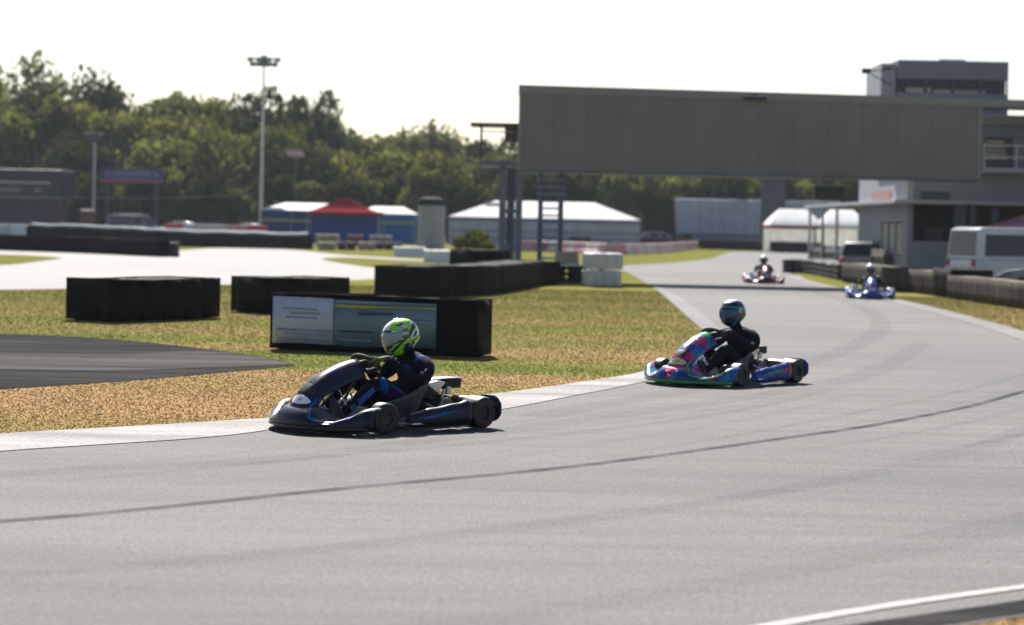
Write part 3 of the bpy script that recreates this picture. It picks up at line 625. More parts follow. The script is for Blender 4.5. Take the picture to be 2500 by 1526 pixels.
car('dark blue car parked against the left end of the blue tent', g(598, 183), 3.0, DKB, 'hatch', 'vehicles parked behind the left barriers')
car('silver car parked between the white marquee and the lorry trailer', g(1610, 196), .1, SIL, 'hatch')
car('dark grey car parked beside the left wall of the race control building', g(2112, 81), 1.35, GRY, 'hatch')
car('white van parked in front of the building at the right edge', g(2515, 65.5), .33, WHT, 'van', name='parked_van')
car('dark car nosed in just right of and in front of the white van', g(2620, 61), 2.75, GRY, 'hatch')

def trailer():
    D = 196; x0, x1 = P(1652, 500, D).x, P(2050, 500, D).x; root = empty('lorry_trailer', (x0, D, 0), radians(-1.0), 'long pale blue-grey lorry trailer behind the far straight', 'trailer')
    L = x1 - x0; z1 = P(1700, 486, D).z; z0 = P(1700, 571, D).z
    mb = MB(); mb.b2((0, 0, z0), (L, 2.5, z1)); mb.build('box_body', ribbed('trailer_side', (.26, .30, .40), .5, .3), root, bevel=.06)
    mb = MB(); mb.b2((0, -.03, z0 - .12), (L, 2.5, z0)); mb.build('side_rail', M('trailer_rail', (.03, .05, .09), .5), root)
    mb = MB(); mb.b2((1.5, .02, .25), (L * .55, .1, z0 - .12)); mb.build('side_skirt', M('trailer_skirt', (.10, .15, .24), .5), root)
    for x in (L - 1.2, L - 2.4, L - 3.6, .6):
        wheel_mesh(root, x, .3, .48, .3)
trailer()

# ------------------------------------------------------------------ tents, marquees, tank
M_TW = M('white_canvas', (.74, .74, .73), .65, var=.05, scale=1)
def canvas(name, col, trans=.35):
    m, t, b = newmat(name); n = noisef(t, 1.2, 4); r = ramp(t, n.outputs[0], [(.3, tuple(x * .9 for x in col)), (.7, tuple(min(1, x * 1.08) for x in col))])
    d = t.nodes.new('ShaderNodeBsdfDiffuse'); tr = t.nodes.new('ShaderNodeBsdfTranslucent'); mx = t.nodes.new('ShaderNodeMixShader'); mx.inputs[0].default_value = trans
    lk(t, r.outputs[0], d.inputs[0]); lk(t, r.outputs[0], tr.inputs[0]); lk(t, d.outputs[0], mx.inputs[1]); lk(t, tr.outputs[0], mx.inputs[2]); lk(t, mx.outputs[0], t.nodes['Material Output'].inputs[0]); return m
C_W, C_B, C_R, C_B2 = canvas('canvas_white', (.80, .80, .79)), canvas('canvas_blue', (.025, .09, .27)), canvas('canvas_red', (.30, .035, .05)), canvas('canvas_bright_blue', (.03, .20, .46))
def hip(root, x0, x1, y0, y1, ze, zp, inset, mat, name='roof', sag=.0):
    ym = (y0 + y1) / 2; mb = MB(); n = 8; rings = []
    for i in range(n + 1):
        k = i / n; f = k ** (1 + sag); X0, X1 = x0 + inset * k, x1 - inset * k; Y0, Y1 = y0 + (ym - y0) * k * .96, y1 + (ym - y1) * k * .96; z = ze + (zp - ze) * f
        rings.append([(X0, Y0, z), (X1, Y0, z), (X1, Y1, z), (X0, Y1, z)])
    mb.loft(rings, True, True); return mb.build(name, mat, root, 25)
def blue_tent():
    D = 178; x0, x1 = P(637, 520, D).x, P(1012, 520, D).x; L = x1 - x0; root = empty('blue_tent', (x0, D, 0), 0, 'long blue-walled paddock tent with white roof and a thin yellow stripe', 'tent')
    ze = P(700, 513, D).z; zp = P(700, 494, D).z
    hip(root, -.1, L * .62, -.1, 6.1, ze, zp, 1.8, C_W); hip(root, L * .62 + .02, L + .1, -.1, 6.1, ze - .12, zp - .15, 1.2, C_W)
    mb = MB(); mb.b2((0, 0, 0), (L * .8, .04, ze)); mb.b2((0, .04, 0), (.04, 6, ze)); mb.build('wall', C_B, root)
    mb = MB(); mb.b2((L * .8 + .02, 0, 0), (L, .05, ze - .12)); mb.b2((L - .04, .05, 0), (L, 6, ze - .12)); o = mb.build('wall', C_B2, root); o['label'] = 'brighter blue end wall'
    mb = MB(); mb.b2((0, -.03, P(800, 542, D).z), (L, -.006, P(800, 538, D).z)); mb.build('yellow_stripe', M('yellow_tape', (.42, .38, .06), .6), root)
    mb = MB(); mb.b2((L * .60, -.04, P(870, 552, D).z), (L * .78, -.01, P(870, 520, D).z)); mb.build('grey_panel', M('grey_sheet', (.22, .24, .32), .6), root)
    for k in range(6): mb = MB(); mb.tube([(L * k / 5, -.05, 0), (L * k / 5, -.05, ze - .13)], .03, 6); mb.build('pole', M_STEEL, root)
blue_tent()
def gazebo(label, px0, px1, D, pe, pp, mat, wall=None, group=None, val=None, dy=3.0):
    x0, x1 = P(px0, 550, D).x, P(px1, 550, D).x; L = x1 - x0; m = (px0 + px1) / 2; ze, zp = P(m, pe, D).z, P(m, pp, D).z
    root = empty('gazebo', (x0, D, 0), 0, label, 'gazebo', group); hip(root, 0, L, 0, dy, ze, zp, L * (.46 if dy < 4 else .24), mat, 'canopy', .35 if dy < 4 else -.15)
    vh = .28
    mb = MB(); mb.b2((0, -.01, ze - vh), (L, .01, ze)); mb.b2((0, dy - .01, ze - vh), (L, dy + .01, ze)); mb.b2((-.01, .01, ze - vh), (.01, dy - .01, ze)); mb.b2((L - .01, .01, ze - vh), (L + .01, dy - .01, ze)); mb.build('valance', val or mat, root)
    for x in (.05, L - .05):
        for y in (.05, dy - .05): mb = MB(); mb.tube([(x, y, 0), (x, y, ze)], .03, 6); mb.build('leg', M_STEEL, root)
    if wall: mb = MB(); mb.b2((0.06, dy - .08, 0), (L - .06, dy - .04, ze - vh)); mb.build('wall', wall, root)
    return root
gazebo('red canopy gazebo standing in front of the blue tent', 748, 925, 171, 517, 481, C_R, C_B)
gazebo('white gazebo with a red valance against the lorry trailer', 1880, 2010, 176, 550, 510, C_W, C_W, 'white gazebos by the trailer', C_R, 5)
gazebo('white gazebo beside the building, right of the one with the red valance', 2012, 2120, 178, 550, 512, C_W, C_W, 'white gazebos by the trailer', C_W, 5)
gazebo('pink gazebo at the far right edge in front of the building', 2462, 2660, 71.5, 549, 513, canvas('canvas_pink', (.62, .28, .42)), None)
def marquee():
    D = 182; x0, x1 = P(1096, 550, D).x, P(1562, 550, D).x; L = x1 - x0; root = empty('white_marquee', (x0, D, 0), radians(-1.0), 'wide white marquee with a navy edge along its eaves', 'marquee')
    ze, zp = P(1330, 534, D).z, P(1330, 491, D).z
    hip(root, -.15, L + .15, -.15, 9, ze, zp, 4.0, C_W)
    mb = MB(); mb.b2((-.17, -.2, ze - .22), (L + .17, -.16, ze + .03)); mb.b2((-.2, -.16, ze - .22), (-.16, 9, ze + .03)); mb.b2((L + .16, -.16, ze - .22), (L + .2, 9, ze + .03)); mb.build('eaves_band', M('navy_vinyl', (.03, .035, .15), .5), root)
    mb = MB(); mb.b2((0, 0, 0), (L, .05, ze)); mb.b2((0, .05, 0), (.05, 8.8, ze)); mb.b2((L - .05, .05, 0), (L, 8.8, ze)); mb.build('wall', canvas('canvas_grey', (.44, .47, .56), .2), root)
    for py in (567, 583): z = P(1330, py, D).z; mb = MB(); mb.b2((0, -.03, z - .04), (L, -.004, z + .04)); mb.build('wall_stripe', M_BLK, root)
    for k in range(7): mb = MB(); mb.tube([(L * k / 6, -.06, 0), (L * k / 6, -.06, ze - .23)], .04, 6); mb.build('pole', M_STEEL, root)
    mb = MB(); mb.b2((L * .18, 3.0, zp - .4), (L * .26, 4.0, zp - .2)); mb.build('roof_vent', M_PALE, root)
marquee()
def tank():
    D = 150; c = g(1053, D); root = empty('water_tank', c, 0, 'pale cylindrical tank with a dark lid between the blue tent and the white marquee', 'tank')
    z1 = P(1053, 502, D).z; z2 = P(1053, 481, D).z; r = .95
    mb = MB(); mb.lathe([(r, 0), (r * 1.01, .3), (r, .6), (r * 1.01, 1.2), (r, 1.8), (r * 1.01, 2.4), (r, z1)], 28); mb.build('shell', M('tank_plastic', (.24, .26, .28), .5, var=.12, scale=1.5), root, 40)
    mb = MB(); mb.lathe([(r * 1.03, z1), (r * 1.03, z1 + .15), (r * .9, z2 - .15), (r * .5, z2), (.05, z2 + .02)], 28); mb.build('lid', M('tank_lid', (.015, .015, .018), .9, spec=.1), root, 40)
tank()
def left_building():
    D = 186; x1 = P(150, 500, D).x; x0 = x1 - 16; root = empty('hospitality_unit', (x0, D, 0), 0, 'dark blue two-storey unit with a white roof line at the left edge of the picture', 'building')
    Zp = lambda y: P(60, y, D).z
    L = 16
    mb = MB(); mb.b2((0, 0, Zp(480)), (L, 6, Zp(413))); mb.build('upper_storey', M('unit_navy', (.008, .013, .028), .5), root, bevel=.05)
    mb = MB(); mb.b2((0, -.06, Zp(447)), (L - 1.0, -.005, Zp(444))); mb.build('white_line', M_WHITE, root)
    for a, b in ((L - 13, L - 9.6), (L - 9.2, L - 6.2), (L - 5.8, L - 3.0), (L - 2.6, L - 1.2)):
        mb = MB(); mb.b2((a, -.04, Zp(473)), (b, .0, Zp(451))); w = mb.build('window', M_GL, root)
        mb = MB(); mb.b2((a + .2, -.06, Zp(469)), (b - .6, -.045, Zp(459))); mb.build('blind', M('grey_blind', (.16, .19, .18), .7), w)
    mb = MB(); mb.b2((0, -.3, Zp(484)), (L, -.0, Zp(479.5))); mb.build('ledge', M('ledge_grey', (.16, .18, .25), .5), root)
    mb = MB(); mb.b2((0, .05, 0), (L - .6, 6, Zp(484.5))); mb.build('lower_storey', M('unit_slate', (.030, .038, .066), .6), root)
    mb = MB(); mb.b2((L - .58, -.1, 0), (L, .5, Zp(484.5))); mb.build('corner_post', M('maroon_paint', (.06, .02, .03), .5), root)
left_building()
def billboard():
    D = 192; a, b = P(245, 430, D), P(398, 430, D); root = empty('billboard', (a.x, D, 0), 0, 'blue billboard with a pale oval emblem over a red stripe, in front of the trees', 'billboard')
    L = b.x - a.x; Zp = lambda y: P(320, y, D).z; z0, z1 = Zp(447), Zp(412)
    mb = MB(); mb.b2((0, 0, z0), (L, .15, z1)); mb.build('panel', M('billboard_blue', (.04, .035, .16), .5), root)
    mb = MB(); mb.b2((0, -.02, z0 + .05), (L, -.004, Zp(439))); mb.build('red_stripe', M('billboard_red', (.30, .05, .09), .5), root)
    cx, cz, rx, rz = L / 2, Zp(426), L * .43, (z1 - Zp(438)) * .42
    mb = MB(); o = [(cx + rx * cos(k * pi / 20), -.03, cz + rz * sin(k * pi / 20)) for k in range(40)]; i = [(cx + rx * .93 * cos(k * pi / 20), -.03, cz + rz * .8 * sin(k * pi / 20)) for k in range(40)]
    mb.add(o + i, [(k, (k + 1) % 40, 40 + (k + 1) % 40, 40 + k) for k in range(40)]); mb.b2((cx - rx * .7, -.035, cz - rz * .12), (cx + rx * .72, -.006, cz + rz * .28)); mb.build('emblem', M('emblem_pale', (.22, .22, .34), .5), root)
    for x in (.6, L - .6): MB().b2((x - .1, .16, 0), (x + .1, .36, z1 - .1)).build('post', M_NAVY, root)
billboard()
def hut():
    root = empty('portable_toilet', g(212, 178), .1, 'dark maroon portable toilet between the dark blue unit and the dark blue van', 'portable toilet'); m = M('maroon_plastic', (.07, .025, .04), .5)
    MB().box((0, 0, 1.1), (1.15, 1.15, 2.2)).build('cabin', m, root, bevel=.04); MB().box((0, 0, 2.27), (1.2, 1.2, .12), top=.8).build('roof', M('maroon_roof', (.10, .06, .08), .5), root, bevel=.03)
    d = MB().box((0, -.59, 1.05), (.7, .03, 1.9)).build('door', M('maroon_door', (.09, .03, .05), .5), root, bevel=.01); MB().box((.25, -.62, 1.05), (.04, .03, .16)).build('handle', M_STEEL, d)
hut()

# ------------------------------------------------------------------ masts
def mast(label, px, D, ytop, headw, r=.16, name='floodlight_mast', style=0):
    c = g(px, D); a = P(px, ytop, D); root = empty(name, (a.x, D, 0), 0, label, 'floodlight'); h = a.z
    mb = MB(); mb.tube([(0, 0, 0), (0, 0, h * .5), (0, 0, h - .1)], [r * 1.4, r, r * .75], 12); mb.build('pole', M('mast_steel', (.55, .57, .58), .6), root, 40)
    mb = MB(); mb.box((0, 0, h - .18), (headw, .12, .12)); mb.box((0, 0, h - .62), (headw * .8, .14, .14)); mb.box((0, 0, h - .4), (.5, .4, .9)); mb.build('crossbar', M('mast_head', (.16, .18, .21), .5), root)
    for k in (-.42, -.15, .15, .42):
        for z in (-.32, -.76):
            mb = MB(); mb.box((k * headw * (1 if z > -.5 else .8), -.16, h + z), (headw * .2, .3, .34), rot=Matrix.Rotation(radians(25), 3, 'X')); mb.build('floodlight', M('lamp_housing', (.05, .06, .07), .85, spec=.1), root, bevel=.02)
    return root
mast('tall floodlight mast rising above the trees behind the blue tent', 645, 192, 137, 2.9, .12)
mast('shorter floodlight mast in front of the trees above the blue billboard', 232, 196, 322, 1.5, .1)
def board(label, px, D, y0, y1, w, col):
    a = P(px, y0, D); b = P(px, y1, D); root = empty('signboard', (a.x, D, 0), 0, label, 'sign'); 
    mb = MB(); mb.loft([[(-w / 2 - .2, 0, a.z), (w / 2 - .2, 0, a.z), (w / 2 - .2, .08, a.z), (-w / 2 - .2, .08, a.z)], [(-w / 2 + .1, 0, b.z), (w / 2 + .1, 0, b.z), (w / 2 + .1, .08, b.z), (-w / 2 + .1, .08, b.z)]]); mb.build('board', M('board_pink', col, .6), root)
    mb = MB(); mb.tube([(0, .2, 0), (0, .2, a.z)], .07, 8); mb.build('post', M_NAVY, root)
board('small pale pink slanted board on a post among the trees above the red canopy', 722, 190, 366, 382, 1.5, (.30, .22, .22))
def dark_mast():
    D = 188; a, b = P(1866, 440, D), P(1916, 440, D); root = empty('steel_tower', (a.x, D, 0), 0, 'dark navy steel tower seen under the gantry behind the white gazebo', 'tower'); w = b.x - a.x; h = P(1890, 405, D).z
    m = M('tower_navy', (.018, .028, .05), .6)
    for x in (0, w):
        for y in (0, 1.4): MB().b2((x - .1, y - .1, 0), (x + .1, y + .1, h)).build('leg', m, root)
    mb = MB(); mb.b2((.1, .02, 0), (w - .1, .06, h)); mb.build('cladding', m, root)
    mb = MB(); z = .8
    while z < h: mb.b2((-.1, -.13, z), (w + .1, -.101, z + .1)); z += 1.0
    mb.build('cross_beams', M_NAVY, root)
dark_mast()
def cable(label, pts, r, name='overhead_cable', group=None):
    w = [P(*p) for p in pts]; a, b = w[0], w[1]; n = 24; q = []
    for i in range(n + 1):
        k = i / n; p = a.lerp(b, k); p.z -= pts[2] if isinstance(pts[2], float) else 0; q.append(p)
    mb = MB(); mb.tube([p - a for p in q], r, 5); o = mb.build(name, M('cable_sheath', (.12, .12, .13), .6), None, 60, loc=a); tag(o, label, 'cable', group); return o
def cable2(label, A, B, sag, r, group):
    a, b = P(*A), P(*B); n = 30; q = []
    for i in range(n + 1):
        k = i / n; p = a.lerp(b, k); p.z -= sag * 4 * k * (1 - k); q.append(p - a)
    mb = MB(); mb.tube(q, r, 5); o = mb.build('overhead_cable', M('cable_sheath', (.22, .23, .25), .6), None, 60, loc=a); tag(o, label, 'cable', group)
cable2('thin cable crossing the upper right of the sky, the upper one', (1450, -30, 75), (2750, 118, 52), .1, .008, 'thin cables across the sky')
cable2('thin cable crossing the upper right of the sky, the lower one', (1500, -10, 75), (2750, 160, 52), .12, .008, 'thin cables across the sky')
cable2('pale wire strung in front of the dark trees at the left', (148, 481, 186), (640, 472, 191), .25, .03, None)

# ------------------------------------------------------------------ trees
M_BARK = M('bark', (.07, .055, .04), .9, var=.3, scale=4)
def leafmat(name, c):
    m, t, b = newmat(name); a = t.nodes.new('ShaderNodeAttribute'); a.attribute_name = 'tone'
    oi = t.nodes.new('ShaderNodeObjectInfo')
    r = ramp(t, a.outputs['Fac'], [(0, tuple(x * .55 for x in c)), (.5, c), (1, tuple(x * 1.5 for x in c))])
    d = t.nodes.new('ShaderNodeBsdfDiffuse'); tr = t.nodes.new('ShaderNodeBsdfTranslucent'); mx = t.nodes.new('ShaderNodeMixShader'); mx.inputs[0].default_value = .35
    lk(t, r.outputs[0], d.inputs[0]); c2 = mixc(t, 1.0, r.outputs[0], (1.25, 1.2, .6), 'MULTIPLY'); lk(t, c2, tr.inputs[0]); lk(t, d.outputs[0], mx.inputs[1]); lk(t, tr.outputs[0], mx.inputs[2]); lk(t, mx.outputs[0], t.nodes['Material Output'].inputs[0]); return m
def crown_mesh(seed, nb=16, per=260, leaf=.34, col=None, low=.0, spread=1.0):
    rs = np.random.RandomState(seed); C, R, T = [], [], []
    for i in range(nb):
        a = rs.rand() * 6.28; z = low + (1 - low) * rs.rand() ** .8; rr = spread * .38 * sqrt(max(.22, 1 - (1.45 * (z - .42)) ** 2)) * sqrt(rs.rand())
        C.append((rr * cos(a), rr * sin(a), .18 + .64 * z)); R.append(.15 + .09 * rs.rand()); T.append(rs.rand())
    C = np.array(C); R = np.array(R); T = np.array(T)
    idx = np.repeat(np.arange(nb), per); n = len(idx); d = rs.randn(n, 3); d /= np.linalg.norm(d, axis=1)[:, None]; d[:, 2] = d[:, 2] * .8 + .05
    rad = R[idx] * (.62 + .42 * rs.rand(n) ** .6); lump = 1 + .25 * np.sin(d[:, 0] * 7 + idx) * np.cos(d[:, 1] * 6 + idx * 2)
    p = C[idx] + d * (rad * lump)[:, None]
    nn = d + rs.randn(n, 3) * .7; nn /= np.linalg.norm(nn, axis=1)[:, None]; u = np.cross(nn, rs.randn(n, 3)); u /= np.linalg.norm(u, axis=1)[:, None]; v = np.cross(nn, u)
    s = leaf / 10 * (.5 + rs.rand(n))[:, None]; sv = s * (.5 + .5 * rs.rand(n))[:, None]
    V = np.stack([p - u * s, p - v * sv, p + u * s, p + v * sv], 1)
    me = bpy.data.meshes.new('crown'); me.vertices.add(4 * n); me.loops.add(4 * n); me.polygons.add(n)
    me.vertices.foreach_set('co', V.ravel()); me.loops.foreach_set('vertex_index', np.arange(4 * n)); me.polygons.foreach_set('loop_start', np.arange(n) * 4)
    at = me.attributes.new('tone', 'FLOAT', 'POINT'); at.data.foreach_set('value', np.repeat(np.clip(T[idx] * .6 + rs.rand(n) * .4, 0, 1), 4))
    me.materials.append(col); me.update(); me.validate(); return me
def trunk_mesh(seed):
    r = random.Random(seed); mb = MB(); mb.tube([(0, 0, -.01), (.01, 0, .15), (.0, .01, .35), (.01, 0, .6)], [.03, .022, .018, .008], 8)
    for k in range(7):
        a = k * 2.4 + r.random(); z = .2 + k * .055; L = .16 + .1 * r.random()
        mb.tube([(0, 0, z), (cos(a) * L * .5, sin(a) * L * .5, z + L * .35), (cos(a) * L, sin(a) * L, z + L * .9)], [.012, .008, .003], 6)
    return mb.mesh('trunk', M_BARK, 50)
LC = [leafmat('leaves_olive', (.105, .115, .045)), leafmat('leaves_dark', (.034, .042, .020)), leafmat('leaves_mid', (.085, .102, .040)), leafmat('leaves_grey', (.115, .13, .08)), leafmat('leaves_yellowish', (.125, .130, .045))]
CR = {}
for i, m in enumerate(LC):
    for s in range(2): CR[(i, s)] = crown_mesh(11 * i + s + 1, 22, 330, .24, m)
BU = {(i, s): crown_mesh(200 + 11 * i + s, 16, 230, .40, m, 0, 1.35) for i, m in enumerate(LC) for s in range(2)}
TR = [trunk_mesh(s) for s in range(3)]
def tree(px, ytop, wpx, D, kind, label, group, bush=False, cat='tree', name=None):
    b = P(px, ytop, D); h = b.z; w = wpx / F * D; s = rnd.randrange(2); root = empty(name or ('shrub' if bush else 'tree'), (b.x, D, 0), rnd.random() * 6.3, label, cat, group)
    o = bpy.data.objects.new('crown', (BU if bush else CR)[(kind, s)]); COL.objects.link(o); o.parent = root
    hh = h / .94 if not bush else h / .93; ws = w / (.98 if bush else .66)
    o.scale = (ws, ws, hh if not bush else hh * 1.12)
    if bush: o.location.z = -.13 * hh
    t = bpy.data.objects.new('trunk', TR[rnd.randrange(3)]); COL.objects.link(t); t.parent = root; t.scale = (hh, hh, hh)
    return root
sky_line = [(-70, 172, 260, 238, 3, 'pale grey-green tree cut by the left edge of the picture'), (78, 163, 190, 236, 3, 'tallest pale grey-green tree at the upper left'), (238, 203, 165, 240, 1, 'dark tree right of the tallest pale tree at the left'),
    (345, 262, 170, 243, 0, 'low olive tree between the dark tree and the mast, the first of three'), (402, 240, 165, 240, 2, 'mid-green rounded tree with its top between the dark tree and the mast'), (505, 250, 160, 242, 0, 'olive tree just left of the dark round tree behind the mast'),
    (632, 218, 150, 232, 1, 'dark round tree directly behind the tall floodlight mast'), (712, 246, 100, 240, 2, 'small green tree between the dark round tree and the pointed one'), (772, 226, 135, 236, 1, 'dark uneven tree at the step where the skyline drops'),
    (825, 300, 90, 238, 2, 'lower dark green tree under the step of the skyline'), (892, 338, 130, 246, 0, 'low olive tree where the sky reaches deepest'), (968, 332, 120, 250, 2, 'low green tree right of where the sky reaches deepest'),
    (1045, 316, 140, 244, 3, 'grey-green tree standing a little above its neighbours left of the gantry'), (1135, 332, 120, 248, 2, 'green tree second from the gantry end on the skyline'), (1215, 338, 130, 246, 1, 'dark green tree right behind the gantry platform')]
for px, y, w, D, k, lab in sky_line: tree(px, y, w, D, k, lab, 'trees on the skyline')
rr = random.Random(5); gl = 'one of the lower trees of the wooded bank below the skyline trees'
for px, y, w, k in [(-120, 260, 210, 0), (0, 268, 190, 2), (120, 280, 170, 0), (170, 250, 150, 4), (300, 285, 170, 0), (440, 290, 170, 4), (560, 300, 150, 0), (690, 300, 140, 2), (800, 345, 130, 0),
                    (-40, 345, 190, 4), (75, 350, 170, 0), (190, 345, 150, 1), (280, 365, 150, 4), (390, 350, 190, 0), (500, 360, 170, 2), (610, 375, 140, 1), (720, 360, 160, 1), (850, 385, 150, 4), (950, 375, 150, 0), (1050, 372, 150, 4), (1150, 385, 140, 0), (1240, 380, 140, 2)]:
    tree(px, y, w, rr.uniform(214, 228), k, gl, 'lower trees of the wooded bank')
gl2 = 'one of the trees seen under the gantry behind the marquee and the trailer'
for i, px in enumerate(range(1300, 2240, 66)):
    tree(px, 395 + rr.randint(-25, 20), 130, rr.uniform(205, 222), [0, 4, 2, 0, 1, 4, 2][i % 7], gl2, 'trees seen under the gantry')
gb = 'one of the dark shrubs at the foot of the wooded bank'
for i, px in enumerate(range(-140, 2200, 62)):
    tree(px + rr.randint(-15, 15), (445 if 480 < px < 900 or px < 200 else 430) + rr.randint(-18, 22), 120, rr.uniform(199, 206), [1, 1, 2, 1, 0][i % 5], gb, 'shrubs at the foot of the bank', True, 'shrub')
# the wooded bank itself: earth rising behind the paddock
def bank():
    mb = MB(); rows = [(206, 0), (212, 1.2), (222, 4.5), (236, 7.5), (262, 8.5), (330, 4), (420, 0)]; xs = [-110 + 8 * i for i in range(24)]
    rings = [[(x, y + 2 * sin(x * .13), max(0, z * (1 - .45 * max(0, min(1, (x + 22) / 25))) * (1 + .12 * sin(x * .21))) - (.02 if z == 0 else 0)) for x in xs] for y, z in rows]
    mb.loft(rings, False, False); o = mb.build('wooded_bank', M('woodland_floor', (.035, .04, .018), .95, var=.4, scale=.3), None, 60); tag(o, kind='structure')
bank()
tree(1165, 565, 95, 92, 2, 'small bright green shrub behind the tall black tyre wall', None, True, 'shrub')

# ------------------------------------------------------------------ racing karts
def gloss(name, col, rough=.25, noise_cols=None, scale=3.0):
    m, t, b = newmat(name)
    if noise_cols:
        tc = t.nodes.new('ShaderNodeTexCoord'); n0 = noisef(t, 2.2, 2); ad = t.nodes.new('ShaderNodeVectorMath'); ad.operation = 'MULTIPLY_ADD'; ad.inputs[1].default_value = (.55,) * 3
        lk(t, n0.outputs['Color'], ad.inputs[0]); lk(t, tc.outputs['Object'], ad.inputs[2])
        n = t.nodes.new('ShaderNodeTexNoise'); n.inputs['Scale'].default_value = scale; n.inputs['Detail'].default_value = 1.0; lk(t, ad.outputs[0], n.inputs['Vector'])
        k = len(noise_cols); r = ramp(t, n.outputs[0], [(.30 + .40 * i / k, c) for i, c in enumerate(noise_cols)], 'CONSTANT'); lk(t, r.outputs[0], b.inputs['Base Color'])
    else:
        n = noisef(t, 4, 3); r = ramp(t, n.outputs[0], [(.3, tuple(x * .85 for x in col)), (.7, tuple(x * 1.15 for x in col))]); lk(t, r.outputs[0], b.inputs['Base Color'])
    n = noisef(t, 14, 4); mr = t.nodes.new('ShaderNodeMapRange'); mr.inputs[3].default_value = rough - .06; mr.inputs[4].default_value = rough + .12; lk(t, n.outputs[0], mr.inputs[0]); lk(t, mr.outputs[0], b.inputs['Roughness'])
    b.inputs['Specular IOR Level'].default_value = .27; b.inputs['Coat Weight'].default_value = .06; b.inputs['Coat Roughness'].default_value = .1; return m
M_SLICK = M('slick_tyre', (.008, .008, .0075), .42, var=.25, scale=14, bump=.15, spec=.35)
M_KRIM = M('magnesium_rim', (.03, .03, .032), .5, .5)
M_ALU = M('aluminium', (.55, .55, .56), .28, .9, var=.1)
M_CHR = M('chromed_tube', (.5, .5, .52), .22, .9)
M_ENG = M('engine_black', (.010, .010, .011), .5, 0, spec=.3)
M_SEAT = M('seat_grp', (.045, .055, .062), .45, var=.15)
M_STW = M('wheel_suede', (.012, .011, .012), .8)
LIV = {
 'navy': dict(body=gloss('livery_dark_navy', (.007, .011, .026), .27), pod=gloss('livery_pod_navy', (.006, .008, .020), .3), a1=gloss('livery_blue', (.0, .08, .30), .3), a2=gloss('livery_purple', (.025, .008, .11), .3), trim=M_BLK, plate=M('plate_white', (.72, .72, .74), .4)),
 'multi': dict(body=gloss('livery_swirl', (0, 0, 0), .2, [(.01, .03, .16), (.0, .13, .26), (.30, .015, .10), (.03, .02, .15), (.02, .08, .32), (.0, .18, .24)], 2.2), pod=gloss('livery_swirl_pod', (0, 0, 0), .25, [(.01, .03, .20), (.02, .08, .36), (.05, .03, .22), (.02, .05, .18), (.30, .02, .07)], 1.7), a1=gloss('livery_green', (.02, .30, .06), .3), a2=gloss('livery_pink', (.55, .02, .08), .3), trim=gloss('livery_green_trim', (.01, .28, .05), .3), plate=M('plate_yellow', (.45, .50, .22), .4)),
 'blue': dict(body=gloss('livery_bright_blue', (.02, .06, .26), .2), pod=gloss('livery_mid_blue', (.03, .09, .32), .2), a1=gloss('livery_white', (.55, .55, .58), .3), a2=gloss('livery_white2', (.5, .5, .52), .3), trim=M_BLK, plate=M_WHITE),
 'red': dict(body=gloss('livery_dark_red', (.085, .006, .014), .3), pod=gloss('livery_red', (.12, .010, .02), .3), a1=gloss('livery_white3', (.55, .55, .56), .3), a2=gloss('livery_black', (.02, .02, .02), .3), trim=M_BLK, plate=M_WHITE)}
RY = Matrix.Rotation(pi / 2, 3, 'X')
def interp(tab, t):
    for (a, va), (b, vb) in zip(tab, tab[1:]):
        if t <= b:
            k = max(0, min(1, (t - a) / (b - a))); k = k * k * (3 - 2 * k); return va + (vb - va) * k
    return tab[-1][1]
# nassau / front panel centre path (x, z), half width and side drop
NP = [(1.585, .135), (1.560, .215), (1.515, .300), (1.445, .382), (1.335, .458), (1.195, .520), (1.060, .562), (.945, .585)]
def npath(t):
    q = [Vector((p[0], 0, p[1])) for p in NP]; n = len(q) - 1; s = min(n - 1e-6, max(0, t * n)); i = int(s); f = s - i
    p = [q[max(0, min(n, i + j))] for j in (-1, 0, 1, 2)]
    c = .5 * ((2 * p[1]) + (p[2] - p[0]) * f + (2 * p[0] - 5 * p[1] + 4 * p[2] - p[3]) * f * f + (3 * p[1] - p[0] - 3 * p[2] + p[3]) * f ** 3)
    tg = .5 * ((p[2] - p[0]) + 2 * (2 * p[0] - 5 * p[1] + 4 * p[2] - p[3]) * f + 3 * (3 * p[1] - p[0] - 3 * p[2] + p[3]) * f * f); tg.normalize(); return c, tg
def nsurf(t, v, off=0.0):
    c, tg = npath(t); nrm = Vector((tg.z, 0, -tg.x)); nrm = nrm if nrm.x + nrm.z > 0 else -nrm
    w = interp([(0, .215), (.25, .165), (.55, .150), (.85, .145), (1, .14)], t); drop = interp([(0, .06), (.3, .10), (.7, .150), (1, .15)], t)
    av = abs(v); return c + Vector((0, v * w, 0)) - nrm * drop * (av ** 2.6) + nrm * off
def bump_surf(y):                                   # front spoiler: (x front, z top, x back) along the lateral coordinate
    a = abs(y); xf = 1.665 - .30 * (a / .62) ** 2.2 - (.03 * max(0, (a - .5) / .12) ** 1.5)
    zt = interp([(0, .225), (.18, .222), (.26, .17), (.33, .115), (.42, .11), (.52, .16), (.58, .22), (.66, .235)], a)
    return xf, zt, max(xf - .30, 1.215)
